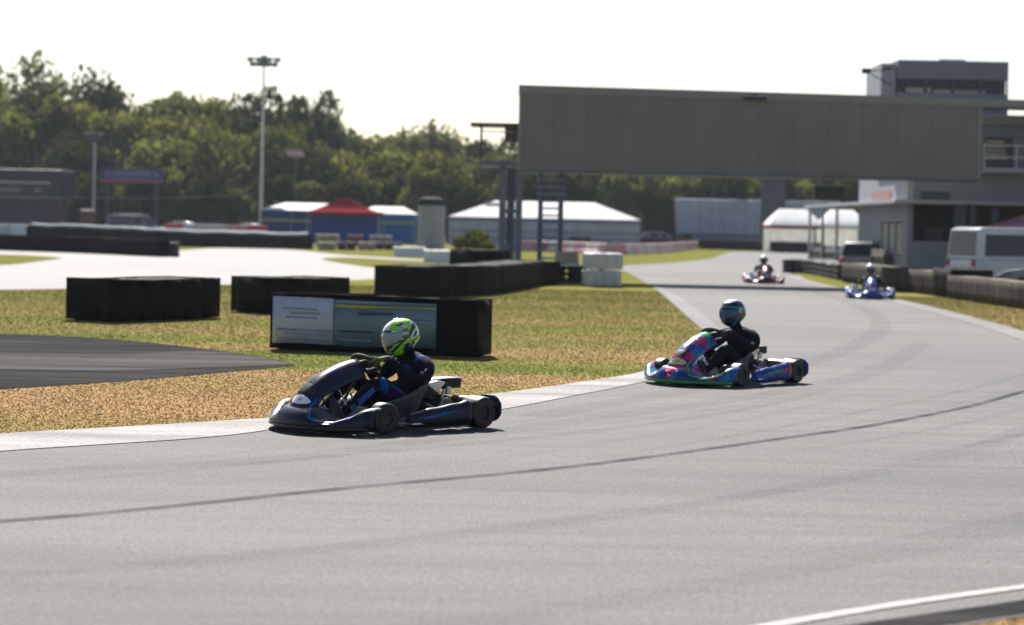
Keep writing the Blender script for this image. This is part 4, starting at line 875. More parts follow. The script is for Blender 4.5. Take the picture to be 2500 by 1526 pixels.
def make_kart(label, loc, heading, liv, steer=0.0, group='racing karts on the track', fine=True):
    L = LIV[liv]; R = empty('racing_kart', loc, radians(heading), label, 'kart', group)
    # wheels
    for x, y, r, w in ((1.05, .53, .131, .125), (1.05, -.53, .131, .125), (0, .555, .139, .205), (0, -.555, .139, .205)):
        Rr = (Matrix.Rotation(steer, 3, 'Z') if x > .5 else Matrix.Identity(3)) @ RY
        tw = empty('wheel', (x, y, r)); tw.parent = R
        mb = MB(); mb.lathe([(.066, -w / 2 + .006), (r * .80, -w / 2), (r * .94, -w * .47), (r * .995, -w * .38), (r, 0), (r * .995, w * .38), (r * .94, w * .47), (r * .80, w / 2), (.066, w / 2 - .006)], 40, (0, 0, 0), Rr, caps=False); mb.build('tyre', M_SLICK, tw, 30)
        mb = MB(); mb.lathe([(.020, -w * .30), (.055, -w * .36), (.060, -w / 2 + .002), (.068, -w / 2 + .001), (.064, 0), (.068, w / 2 - .001), (.060, w / 2 - .002), (.055, w * .36), (.020, w * .30)], 24, (0, 0, 0), Rr); mb.build('rim', M_KRIM, tw, 30)
        mb = MB(); s = 1 if y > 0 else -1
        for k in range(3): mb.lathe([(.007, w * .30 * s), (.007, w * .36 * s)], 6, Rr @ Vector((.038 * cos(k * 2.1), .038 * sin(k * 2.1), 0)), Rr)
        mb.lathe([(.018, w * .28 * s), (.018, w * .40 * s)], 8, (0, 0, 0), Rr); mb.build('hub', M_ALU, tw, 30)
    # chassis
    mb = MB(); mb.b2((.42, -.30, .028), (1.36, .30, .034)); mb.build('floor_tray', M_ALU, R)
    mb = MB(); q = [[(-.22, s * .30, .06), (.2, s * .31, .06), (.62, s * .33, .05), (.86, s * .25, .045), (1.15, s * .20, .045), (1.42, s * .19, .05)] for s in (1, -1)]
    for s_ in q: mb.tube(s_, .015, 8)
    mb.tube([(1.42, .19, .05), (1.45, 0, .05), (1.42, -.19, .05)], .015, 8); mb.tube([(.62, .33, .05), (.62, -.33, .05)], .015, 8); mb.tube([(1.05, -.47, .10), (1.05, -.2, .05), (1.05, .2, .05), (1.05, .47, .10)], .015, 8)
    mb.tube([(-.2, .3, .06), (-.2, -.3, .06)], .015, 8)
    for s in (1, -1): mb.tube([(.78, s * .28, .05), (.80, s * .62, .075), (.42, s * .64, .08), (.18, s * .64, .08), (.16, s * .31, .06)], .011, 8)
    mb.build('frame', M_CHR if liv != 'blue' else M_ALU, R, 40)
    mb = MB(); mb.tube([(0, -.50, .139), (0, .50, .139)], .02, 14); ax = mb.build('rear_axle', M_CHR, R, 40)
    mb = MB(); mb.lathe([(.092, -.006), (.095, 0), (.092, .006)], 28, (0, .16, .139), RY); mb.build('brake_disc', M_ALU, ax, 30)
    mb = MB(); mb.lathe([(.085, -.004), (.098, -.003), (.098, .003), (.085, .004)], 40, (0, -.26, .139), RY); mb.build('sprocket', M_ENG, ax, 30)
    # front spoiler
    ys = [-.665, -.66, -.64] + [(-.62 + 1.24 * i / 30) for i in range(31)] + [.64, .66, .665]; rings = []
    for y in ys:
        xf, zt, xb = bump_surf(max(-.64, min(.64, y))); k = 1 if abs(y) <= .62 else (.9 if abs(y) < .65 else (.75 if abs(y) < .664 else .55)); zm = .035 + (zt - .035) * .5; xm = (xf + xb) / 2
        pr = [(xb, .045), (xf - .05, .036), (xf - .012, .055), (xf, .09), (xf - .022, .09 + (zt - .09) * .45), (xf - .07, .09 + (zt - .09) * .80), (xf - .13, zt - .006), (xf - .19, zt), (xb + .01, zt - .02), (xb, zt - .05)]
        rings.append([(xm + (x - xm) * k, y * .94, zm + (z - zm) * k) for x, z in pr])
    mb = MB(); mb.loft(rings); sp = mb.build('front_spoiler', L['body'], R, 60)
    mb = MB(); rg = []
    for y in ys[2:-2]:
        xf, zt, xb = bump_surf(y); rg.append([(xf - .035, y * .94, .032), (xf + .002, y * .94, .045), (xf + .006, y * .94, .066), (xf - .01, y * .94, .07)])
    mb.loft(rg, True); mb.build('lower_trim', L['trim'], sp, 50)
    # accent strokes lying on the spoiler's sloping face
    def stroke(pts, w, m, nm='stripe'):
        vs = []
        for i, (y, f) in enumerate(pts):
            ww = w * (1 - abs(2 * i / (len(pts) - 1) - 1) ** 2 * .8); row = []
            for g in (f - ww, f + ww):
                xf, zt, xb = bump_surf(y); g = max(.05, min(1, g)); q = [(xf, .09), (xf - .022, .09 + (zt - .09) * .45), (xf - .07, .09 + (zt - .09) * .80), (xf - .13, zt - .006), (xf - .19, zt)]; u = g * 4; i0 = min(3, int(u)); fr = u - i0
                row.append((q[i0][0] + (q[i0 + 1][0] - q[i0][0]) * fr + .004, y * .94, q[i0][1] + (q[i0 + 1][1] - q[i0][1]) * fr + .004))
            vs.append(row)
        mb = MB(); mb.loft(vs, False, False); mb.build(nm, m, sp, 60)
    if fine:
        stroke([(.10, .95), (.15, .8), (.20, .55), (.24, .3), (.30, .25), (.38, .35), (.44, .5)], .07, L['a1']); stroke([(.24, .3), (.34, .38), (.44, .32), (.54, .42), (.60, .6)], .06, L['a1'])
        stroke([(.36, .10), (.46, .14), (.54, .22), (.62, .5)], .09, L['a2']); stroke([(-.12, .9), (-.18, .6), (-.26, .3), (-.36, .25)], .07, L['a1'])
    # nassau panel
    def patch(t0, t1, v0, v1, nt_, nv, off, m, nm, par, shape=None, solid=0):
        rows = []
        for i in range(nt_ + 1):
            t = t0 + (t1 - t0) * i / nt_; a, b = (v0, v1) if not shape else shape(i / nt_)
            rows.append([nsurf(t, a + (b - a) * j / nv, off) for j in range(nv + 1)])
        mb = MB(); mb.loft(rows, False, False); return mb.build(nm, m, par, 60, solid=solid)
    na = patch(0, 1, -1, 1, 30, 18, 0, L['body'], 'front_panel', R, solid=.008)
    patch(.34, .46, .0, 1, 8, 8, .007, M_BLK, 'air_opening', na, shape=lambda k: (-.75 * (1 - k * .5), .75 * (1 - k * .2)))
    if fine:
        patch(.05, .40, 0, 1, 8, 3, .0065, L['a1'], 'stripe', na, shape=lambda k: (.62 + .3 * k, .74 + .3 * k) if k < .8 else (.9, .985))
        patch(.62, .80, 0, 1, 8, 6, .0065, L['a2'], 'stripe', na, shape=lambda k: (.35 + .25 * k, .98)); patch(.62, .72, 0, 1, 6, 4, .0065, L['a2'], 'stripe', na, shape=lambda k: (-.98, -.5 + .2 * k))
    el = lambda c, w: (lambda k: (c - w * sqrt(max(0, 1 - (2 * k - 1) ** 2)) - 1e-3, c + w * sqrt(max(0, 1 - (2 * k - 1) ** 2)) + 1e-3))
    pl = patch(.175, .295, 0, 1, 16, 12, .0085, L['plate'], 'number_plate', na, shape=el(.08, .66))
    patch(.215, .245, 0, 1, 5, 4, .012, M_BLK, 'mark', pl, shape=lambda k: (.02 + .14 * k, .12 + .26 * k * k))
    if liv == 'multi':
        patch(.06, .16, -1, 1, 6, 10, .0066, L['a2'], 'pink_panel', na, shape=lambda k: (-.9 + .2 * k, .9)); patch(.31, .36, 0, 1, 6, 8, .0066, L['a2'], 'pink_panel', na, shape=lambda k: (-.98, .4 - .3 * k))
        patch(.30, .46, 0, 1, 6, 5, .0068, L['a2'], 'pink_panel', na, shape=lambda k: (.45 + .1 * k, .985)); patch(.86, .97, -1, 1, 5, 10, .0068, L['a1'], 'green_panel', na, shape=lambda k: (-.98 + .3 * k, .98)); patch(.70, .78, 0, 1, 5, 8, .0068, L['plate'], 'yellow_panel', na, shape=lambda k: (-.98, .5 - .8 * k))
        stroke([(-.34, .95), (-.2, .8), (-.08, .5), (.0, .25), (.08, .5), (.16, .8), (.24, .95)], .20, L['a2'], 'pink_chevron'); stroke([(.40, .2), (.48, .25), (.56, .35), (.62, .5)], .12, L['a1'])
    # side pods
    for s in (1, -1):
        rings = []
        for i in range(21):
            k = i / 20; x = .80 - .66 * k; yo = .665 - .05 * (1 - k) ** 3 + .0; yi = .40 + .10 * (1 - k); zt = interp([(0, .165), (.35, .205), (.75, .235), (1, .262)], k); zb = .045
            pr = [(yi, zb), (yo - .03, zb - .006), (yo, zb + .03), (yo + .004, (zb + zt) / 2), (yo - .012, zt - .02), (yo - .04, zt), (yo - .085, zt - .012), (yi + .02, zt - .09), (yi, zt - .12)]
            e = 1 if 0 < i < 20 else .86; ym = .55; zm = .12
            rings.append([(x, s * (ym + (y - ym) * e), zm + (z - zm) * e) for y, z in pr])
        mb = MB(); mb.loft(rings); po = mb.build('side_pod', L['pod'], R, 55)
        if fine:
            def pstroke(pts, w, m):
                vs = []
                for i, (k, f) in enumerate(pts):
                    x = .80 - .66 * k; yo = .665 - .05 * (1 - k) ** 3 + .0085; zt = interp([(0, .165), (.35, .205), (.75, .235), (1, .262)], k); ww = w * (1 - abs(2 * i / (len(pts) - 1) - 1) ** 2 * .85)
                    vs.append([(x, s * yo, .07 + (zt - .10) * (f - ww)), (x, s * (yo), .07 + (zt - .10) * (f + ww))])
                mb = MB(); mb.loft(vs, False, False); mb.build('stripe', m, po, 60)
            pstroke([(.08, .72), (.18, .66), (.3, .62), (.42, .7), (.48, .85), (.52, .95)], .10, L['a1']); pstroke([(.34, .62), (.46, .70), (.58, .74), (.70, .78)], .08, L['a1']); pstroke([(.66, .60), (.72, .72), (.82, .82)], .12, L['a2'])
    # rear bumper
    mb = MB(); rings = []
    for i in range(33):
        y = -.68 + 1.36 * i / 32; e = .5 if i in (0, 32) else (.85 if i in (1, 31) else 1); x = -.185 + .02 * (abs(y) / .68) ** 3; d = .026; h = .115 if abs(y) > .40 else .05
        rings.append([(x + d * e * cos(a), y, .165 + h * e * sin(a)) for a in [2 * pi * k / 14 for k in range(14)]])
    mb.loft(rings); mb.build('rear_bumper', L['pod'], R, 60)
    # seat
    SP = [(.83, .12, .10, .17), (.70, .075, .15, .19), (.55, .05, .22, .20), (.42, .05, .25, .205), (.32, .085, .27, .205), (.25, .16, .24, .20), (.20, .25, .20, .195), (.165, .34, .12, .185), (.14, .41, .05, .15)]
    rows = []
    for i, (x, z, sh, w) in enumerate(SP):
        a, b = SP[max(0, i - 1)], SP[min(len(SP) - 1, i + 1)]; tx, tz = b[0] - a[0], b[1] - a[1]; l = hypot(tx, tz); nx, nz = -tz / l, tx / l
        if nz < 0 or i > 5: nx, nz = abs(nx), abs(nz) * (1 if nz > 0 else 1)
        row = []
        for j in range(17):
            v = -1 + 2 * j / 16; hgt = sh * abs(v) ** 3.2; row.append((x + nx * hgt, v * w * (1 + .12 * abs(v)), z + nz * hgt))
        rows.append(row)
    mb = MB(); mb.loft(rows, False, False); mb.build('seat', M_SEAT, R, 60, solid=.012, sub=1)
    for s in (1, -1):
        mb = MB(); mb.tube([(.30, s * .22, .20), (.20, s * .28, .14), (.12, s * .30, .06)], .009, 6); mb.build('seat_stay', M_CHR, R, 40)
    # steering
    Cw = Vector((.80, 0, .545)); e2 = Vector((.80, 0, .60)).normalized(); ey = Vector((0, 1, 0)); nn = ey.cross(e2) * -1; nn = nn if nn.z > 0 else -nn
    a0 = radians(18); ca = lambda u, v: Cw + (ey * (u * cos(a0) - v * sin(a0)) + e2 * (u * sin(a0) + v * cos(a0)))
    sw = empty('steering_wheel', (0, 0, 0)); sw.parent = R
    pts = []
    for k in range(41):
        a = 2 * pi * k / 40; u = .155 * cos(a); v = .125 * sin(a); v = max(v, -.085); pts.append(ca(u, v))
    mb = MB(); mb.tube(pts, .019, 10, caps=False); mb.build('rim', M_STW, sw, 60)
    mb = MB(); hb = [ca(-.14, .03), ca(-.04, .045), ca(.04, .045), ca(.14, .03), ca(.13, -.03), ca(.04, -.05), ca(-.04, -.05), ca(-.13, -.03)]
    mb.loft([[p + nn * -.006 for p in hb], [p + nn * .006 for p in hb]]); mb.build('spoke_plate', M_ENG, sw, bevel=.003)
    mb = MB(); bb = [ca(-.055, .055), ca(.055, .055), ca(.05, .12), ca(-.05, .12)]; mb.loft([[p + nn * .0 for p in bb], [p + nn * .03 for p in bb]]); mb.build('dash_display', M_ENG, sw, bevel=.004)
    mb = MB(); mb.tube([Cw, (1.17, 0, .09)], .011, 8); mb.build('steering_column', M_ENG, R, 40)
    mb = MB(); mb.tube([(1.13, 0, .10), (1.10, .42, .12)], .007, 6); mb.tube([(1.13, 0, .10), (1.10, -.42, .12)], .007, 6); mb.tube([(1.0, .13, .05), (.98, .02, .30), (.98, -.02, .30), (1.0, -.13, .05)], .011, 8); mb.build('steering_linkage', M_CHR, R, 40)
    mb = MB()
    for s in (1, -1): mb.tube([(1.30, s * .13, .05), (1.34, s * .13, .14), (1.36, s * .13, .22)], .009, 6)
    mb.build('pedals', M_ALU, R, 40)
    mb = MB(); mb.box((.94, 0, .11), (.26, .20, .14)); mb.build('fuel_tank', M('tank_cloudy', (.25, .24, .21), .35), R, 40, bevel=.03)
    for s in (1, -1):
        mb = MB(); mb.tube([(1.22, s * .14, .36), (1.14, s * .15, .22), (1.20, s * .16, .06)], .009, 6); mb.build('panel_stay', M_CHR, R, 40)
    # engine group, behind the seat on the axle
    en = empty('engine', (0, 0, 0)); en.parent = R; ey0 = -.10
    mb = MB(); mb.box((.02, ey0, .155), (.24, .22, .15)); mb.box((.06, ey0, .10), (.34, .16, .05)); mb.build('crankcase', M_ENG, en, bevel=.015)
    mb = MB()
    for k in range(8): mb.box((-.03, ey0, .235 + k * .0125), (.125, .15, .006))
    mb.box((-.03, ey0, .28), (.09, .11, .12)); mb.build('cylinder', M_ENG, en)
    mb = MB(); mb.box((-.03, ey0, .35), (.12, .13, .03)); mb.tube([(-.03, ey0, .36), (-.03, ey0, .395)], .012, 8); mb.build('cylinder_head', M_ALU, en, 40, bevel=.006)
    mb = MB(); mb.loft([[(.10, ey0 - .10, .355), (-.06, ey0 - .10, .355), (-.06, ey0 + .13, .355), (.10, ey0 + .13, .355)], [(.08, ey0 - .08, .385), (-.05, ey0 - .08, .39), (-.05, ey0 + .11, .39), (.08, ey0 + .11, .385)]]); mb.tube([(.02, ey0 + .02, .385), (.02, ey0 + .02, .40)], .035, 14); mb.tube([(.02, ey0 + .02, .40), (.02, ey0 + .02, .425)], .006, 6); mb.build('airbox_lid', M_ALU, en, 40, bevel=.012)
    mb = MB(); mb.box((-.19, ey0 + .02, .345), (.24, .20, .095)); mb.build('airbox', M_ENG, en, 40, bevel=.02)
    mb = MB()
    for s in (-.04, .06): mb.tube([(-.31, ey0 + s, .36), (-.345, ey0 + s, .365)], .022, 10)
    mb.build('intake_trumpet', M_BLK, en, 40)
    mb = MB(); mb.loft([[(.16, ey0 + .17, .355), (.02, ey0 + .17, .375), (-.07, ey0 + .17, .36), (.03, ey0 + .17, .27)], [(.16, ey0 - .08, .375), (.02, ey0 - .08, .395), (-.07, ey0 - .08, .38), (.03, ey0 - .08, .29)]]); mb.build('heat_shield', M_ALU, en, 40, bevel=.004)
    mb = MB(); mb.loft([[(.24, ey0 + .15, .27), (.165, ey0 + .17, .352), (.035, ey0 + .17, .268), (.10, ey0 + .16, .20)], [(.24, ey0 - .05, .28), (.165, ey0 - .08, .365), (.035, ey0 - .08, .28), (.10, ey0 - .06, .21)]]); mb.build('chain_guard', M_BLK, en, 40, bevel=.006)
    mb = MB(); mb.tube([(-.02, ey0, .25), (-.12, ey0 + .05, .22), (-.20, ey0 + .12, .19), (-.21, ey0 + .22, .18)], [.022, .025, .03, .03], 12); mb.tube([(-.19, .06, .20), (-.19, .34, .20)], .045, 16); mb.build('exhaust', M('burnt_steel', (.22, .18, .15), .35, .8), en, 40)
    mb = MB(); mb.tube([(-.13, ey0 + .13, .32), (-.13, ey0 + .13, .25)], .028, 14); mb.tube([(-.06, ey0 + .16, .30), (-.02, ey0 + .17, .22)], .014, 10); mb.build('carburettor', M_ALU, en, 40)
    mb = MB(); mb.loft([[(.42, -.33, .10), (.36, -.33, .34), (.31, -.33, .34), (.36, -.33, .10)], [(.42, -.52, .10), (.36, -.52, .34), (.31, -.52, .34), (.36, -.52, .10)]]); mb.build('radiator', M_ALU, R, 40, bevel=.006)
    return R

# ------------------------------------------------------------------ drivers
def skin_mesh(name, verts, edges, radii, mat, parent, sub=2, root=0, smooth=True, xf=None, colors=None):
    me = bpy.data.meshes.new(name); me.from_pydata([Vector(v) for v in verts], edges, []); o = bpy.data.objects.new(name, me); COL.objects.link(o)
    m = o.modifiers.new('skin', 'SKIN'); m.use_smooth_shade = True; m.branch_smoothing = .6
    for i, v in enumerate(me.skin_vertices[0].data):
        r = radii[i]; v.radius = r if isinstance(r, tuple) else (r, r); v.use_root = (i == root)
    s = o.modifiers.new('sub', 'SUBSURF'); s.levels = s.render_levels = sub
    bpy.context.view_layer.update(); dg = bpy.context.evaluated_depsgraph_get(); ev = o.evaluated_get(dg); nm = bpy.data.meshes.new_from_object(ev); nm.name = name
    bpy.data.objects.remove(o); bpy.data.meshes.remove(me); nm.materials.clear(); nm.materials.append(mat); nm.shade_smooth()
    if colors:
        a = nm.color_attributes.new('paint', 'FLOAT_COLOR', 'POINT')
        for i, v in enumerate(nm.vertices): a.data[i].color = (*colors(v.co), 1)
    q = bpy.data.objects.new(name, nm); COL.objects.link(q); q.parent = parent; return q
def paintmat(name, rough, coat=0, bump=0, sc=20, sheen=0):
    m, t, b = newmat(name); a = t.nodes.new('ShaderNodeAttribute'); a.attribute_name = 'paint'
    n = noisef(t, 9, 3); r = ramp(t, n.outputs[0], [(.3, (.85,) * 3), (.7, (1.15,) * 3)]); lk(t, mixc(t, 1.0, a.outputs['Color'], r.outputs[0], 'MULTIPLY'), b.inputs['Base Color'])
    b.inputs['Roughness'].default_value = rough; b.inputs['Coat Weight'].default_value = coat; b.inputs['Coat Roughness'].default_value = .06
    if bump: bp = t.nodes.new('ShaderNodeBump'); bp.inputs['Strength'].default_value = bump; bp.inputs['Distance'].default_value = .012; n2 = noisef(t, sc, 3); lk(t, n2.outputs[0], bp.inputs['Height']); lk(t, bp.outputs[0], b.inputs['Normal'])
    return m
M_SUIT = paintmat('race_suit', .9, bump=.6, sc=16); M_GLOVE = paintmat('race_glove', .8, bump=.4, sc=40); M_HELM = paintmat('helmet_paint', .25, .4); M_SUIT.node_tree.nodes['Principled BSDF'].inputs['Specular IOR Level'].default_value = .12
def pip(x, y, poly):
    r = False; n = len(poly); j = n - 1
    for i in range(n):
        xi, yi = poly[i]; xj, yj = poly[j]
        if (yi > y) != (yj > y) and x < (xj - xi) * (y - yi) / (yj - yi) + xi: r = not r
        j = i
    return r
LIME, BLKC, WHC, GRC = (.22, .62, .015), (.010, .014, .022), (.62, .64, .68), (.30, .33, .40)
HP = [  # painted areas of the green helmet, in side-view coordinates: u forwards, v up
 (WHC, [(900, 540), (905, 470), (935, 390), (1010, 265), (1130, 200), (1230, 130), (1340, 130), (1330, 200), (1180, 265), (1100, 320), (1060, 460), (1060, 540)]),
 (BLKC, [(1100, 318), (1180, 255), (1250, 225), (1340, 190), (1335, 222), (1250, 262), (1150, 300)]),
 (BLKC, [(880, 545), (890, 475), (1290, 452), (1262, 525), (1120, 510), (1050, 530)]), (WHC, [(1100, 478), (1270, 466), (1250, 515), (1160, 520)]),
 (BLKC, [(1440, 300), (1560, 225), (1690, 290), (1665, 380), (1560, 600), (1400, 740), (1230, 900), (1130, 1010), (1080, 1020), (1180, 870), (1340, 720), (1490, 620), (1560, 420), (1590, 320), (1520, 280)]),
 (WHC, [(1400, 160), (1560, 190), (1680, 270), (1660, 300), (1540, 225), (1400, 195)]) if False else (GRC, [(1540, 190), (1690, 275), (1665, 300), (1560, 235)]),
 (WHC, [(1640, 440), (1725, 425), (1735, 540), (1640, 655), (1575, 620)]), (BLKC, [(1660, 470), (1705, 470), (1700, 560), (1650, 620), (1615, 600)]),
 (BLKC, [(1775, 520), (1775, 560), (1640, 700), (1570, 720), (1700, 600)]),
 (BLKC, [(860, 850), (1000, 790), (1480, 630), (1400, 712), (1180, 790), (1105, 880), (980, 940), (900, 930)]), (GRC, [(1110, 870), (1160, 830), (1150, 900), (1080, 930)]),
 (BLKC, [(1410, 790), (1480, 745), (1560, 750), (1550, 790), (1470, 830), (1410, 830)]),
 (BLKC, [(1380, 860), (1580, 790), (1600, 700), (1655, 720), (1665, 790), (1740, 790), (1740, 1000), (1400, 1000)]),
 ((.16, .02, .02), [(1215, 350), (1365, 290), (1392, 335), (1250, 385)]), ((.30, .30, .46), [(1262, 385), (1392, 338), (1410, 415), (1315, 445)]),
 (WHC, [(1360, 345), (1565, 262), (1592, 312), (1390, 400)])]
def helm_xyz(th, ph):                              # th: 0 top .. pi bottom, ph: 0 front .. 2 pi
    x, y, z = sin(th) * cos(ph), sin(th) * sin(ph), cos(th)
    ax = .172 if x > 0 else .165; X = x * ax; Y = y * .134; Z = z * (.158 if z > 0 else .170)
    sq = (abs(x) ** 2.6 + abs(y) ** 2.6 + abs(z) ** 2.6) ** (-1 / 2.6) if (x, y, z) != (0, 0, 0) else 1; k = 1 + (sq - 1) * .28; X *= k; Y *= k; Z *= k
    if Z < -.02 and X > 0: X += .020 * min(1, (-Z - .02) / .08) * (X / .17)                    # chin bar
    if Z < -.06: Y *= 1 - .20 * min(1, (-Z - .06) / .11)
    if Z < -.05 and X < 0: Z = -.05 + (Z + .05) * (1 - .55 * min(1, -X / .15)); X *= 1 - .10 * min(1, (-Z - .05) / .06)
    return Vector((X, Y, Z))
def hpaint_green(co, R):
    q = R @ co; ly = abs(co.y)
    X = 1320 - (.927 * q.x - .375 * ly) / .168 * 450; Y = 600 - q.z / .176 * 455; c = LIME
    if ly < .028 and co.z > .03: c = WHC if co.x > .0 else BLKC
    for col, poly in HP:
        if pip(X, Y, poly): c = col
    d2 = hypot((X - 1452) / 88, (Y - 510) / 92)
    if d2 < 1.0: c = ((.33, .10, .02) if Y < 500 else (.30, .42, .46)) if d2 < .88 else BLKC
    if pip(X, Y, [(1365, 590), (1500, 560), (1560, 590), (1480, 640), (1380, 650)]): c = BLKC
    return c
def hpaint_dark(co, R):
    q = R @ co; c = (.005, .006, .010)
    if co.z > .125 and abs(co.y) < .07: c = (.55, .56, .58)  # highlight on the crown, painted into the shell colour
    if abs(q.z - .055 - .12 * q.x) < .008 and co.x > -.1: c = (.02, .28, .26)
    if co.z < -.04 and abs(q.x + .2 * q.z - .03) < .02: c = (.02, .12, .30)
    return c
def helmet(parent, loc, yaw, pitch, roll, paint, visor, dense=True, name='HARVEY'):
    R = Matrix.Rotation(yaw, 3, 'Z') @ Matrix.Rotation(pitch, 3, 'Y') @ Matrix.Rotation(roll, 3, 'X')
    Rp = Matrix.Rotation(pitch, 3, 'Y'); N, K = (240, 130) if dense else (32, 18)
    h = empty('helmet', loc); h.parent = parent; h.rotation_euler = R.to_euler()
    vs, fs = [], []
    for i in range(K + 1):
        for j in range(N): vs.append(helm_xyz(.001 + (pi * .93 - .001) * i / K, 2 * pi * j / N))
    for i in range(K):
        for j in range(N): fs.append((i * N + j, (i + 1) * N + j, (i + 1) * N + (j + 1) % N, i * N + (j + 1) % N))
    fs.append(tuple(range(N))); fs.append(tuple(reversed(range(K * N, K * N + N))))
    mb = MB(); mb.add(vs, fs); o = mb.build('shell', M_HELM, h, 80)
    a = o.data.color_attributes.new('paint', 'FLOAT_COLOR', 'POINT')
    for i, v in enumerate(o.data.vertices): a.data[i].color = (*paint(v.co, Rp), 1)
    # visor: a shield standing proud of the shell
    rows = []
    for i in range(11):
        th = 1.21 + .68 * i / 10; row = []
        for j in range(33):
            f = -1 + 2 * j / 32; lim = 1.46 - .12 * (i / 10); ph = f * lim; tt = th if i < 10 else th
            tt = 1.27 + (th - 1.27) * (1 - .35 * abs(f) ** 3) - .06 * abs(f) ** 2
            q = helm_xyz(tt, ph); row.append(q + q.normalized() * (.0055 if 0 < i < 10 and 0 < j < 32 else .001))
        rows.append(row)
    mb = MB(); mb.loft(rows, False, False); mb.build('visor', visor, h, 80)
    for s in (() if dense and name else (1, -1)):
        q = helm_xyz(1.42, s * 1.5); mb = MB(); mb.lathe([(.001, .006), (.026, .005), (.032, 0), (.033, -.004)], 24, q + q.normalized() * .003, Vector((0, s, .05)).to_track_quat('Z', 'X').to_matrix()); mb.build('visor_pivot', M('pivot_cover', (.30, .36, .40), .3) if dense else M_BLK, h, 60)
    mb = MB(); mb.box((.015, 0, .157), (.07, .035, .014), top=.6); mb.build('air_vent', M_BLK if not dense else M('vent_grey', (.35, .36, .38), .3), h, bevel=.005)
    mb = MB(); mb.tube([helm_xyz(2.15, f * .75 * 1.2) * 1.012 for f in [-1 + k / 8 for k in range(17)]], .006, 6); mb.build('chin_vent', M_BLK, h, 60)
    if dense and name:
        cu = bpy.data.curves.new('t', 'FONT'); cu.body = name; cu.size = 1; cu.align_x = 'CENTER'; cu.align_y = 'CENTER'; to = bpy.data.objects.new('t', cu); COL.objects.link(to); bpy.context.view_layer.update()
        me = bpy.data.meshes.new_from_object(to.evaluated_get(bpy.context.evaluated_depsgraph_get())); bpy.data.objects.remove(to)
        wd = max(v.co.x for v in me.vertices) - min(v.co.x for v in me.vertices); inv = Rp.inverted()
        bm = bmesh.new(); bm.from_mesh(me); bmesh.ops.subdivide_edges(bm, edges=bm.edges, cuts=1); bm.to_mesh(me); bm.free()
        for v in me.vertices:
            u, w = v.co.x / wd * 190, v.co.y * 46; ca_, sa_ = cos(radians(-22)), sin(radians(-22)); px_, py_ = 1476 + u * ca_ + w * sa_, 330 + u * sa_ - w * ca_
            u_, z_ = -(px_ - 1320) / 450 * .168, -(py_ - 600) / 455 * .176; lo, hi = 0.0, .16
            for _ in range(22):                       # walk outwards to the shell
                mid = (lo + hi) / 2; p = inv @ Vector(((u_ + .375 * mid) / .927, mid, z_)); k = (abs(p.x / .168) ** 2.2 + abs(p.y / .137) ** 2.2 + abs(p.z / .161) ** 2.2)
                lo, hi = (mid, hi) if k < 1 else (lo, mid)
            v.co = p + Vector((0, .004, .001))
        me.materials.clear(); me.materials.append(M_BLK); t = bpy.data.objects.new('name_sticker', me); COL.objects.link(t); t.parent = h
    return h
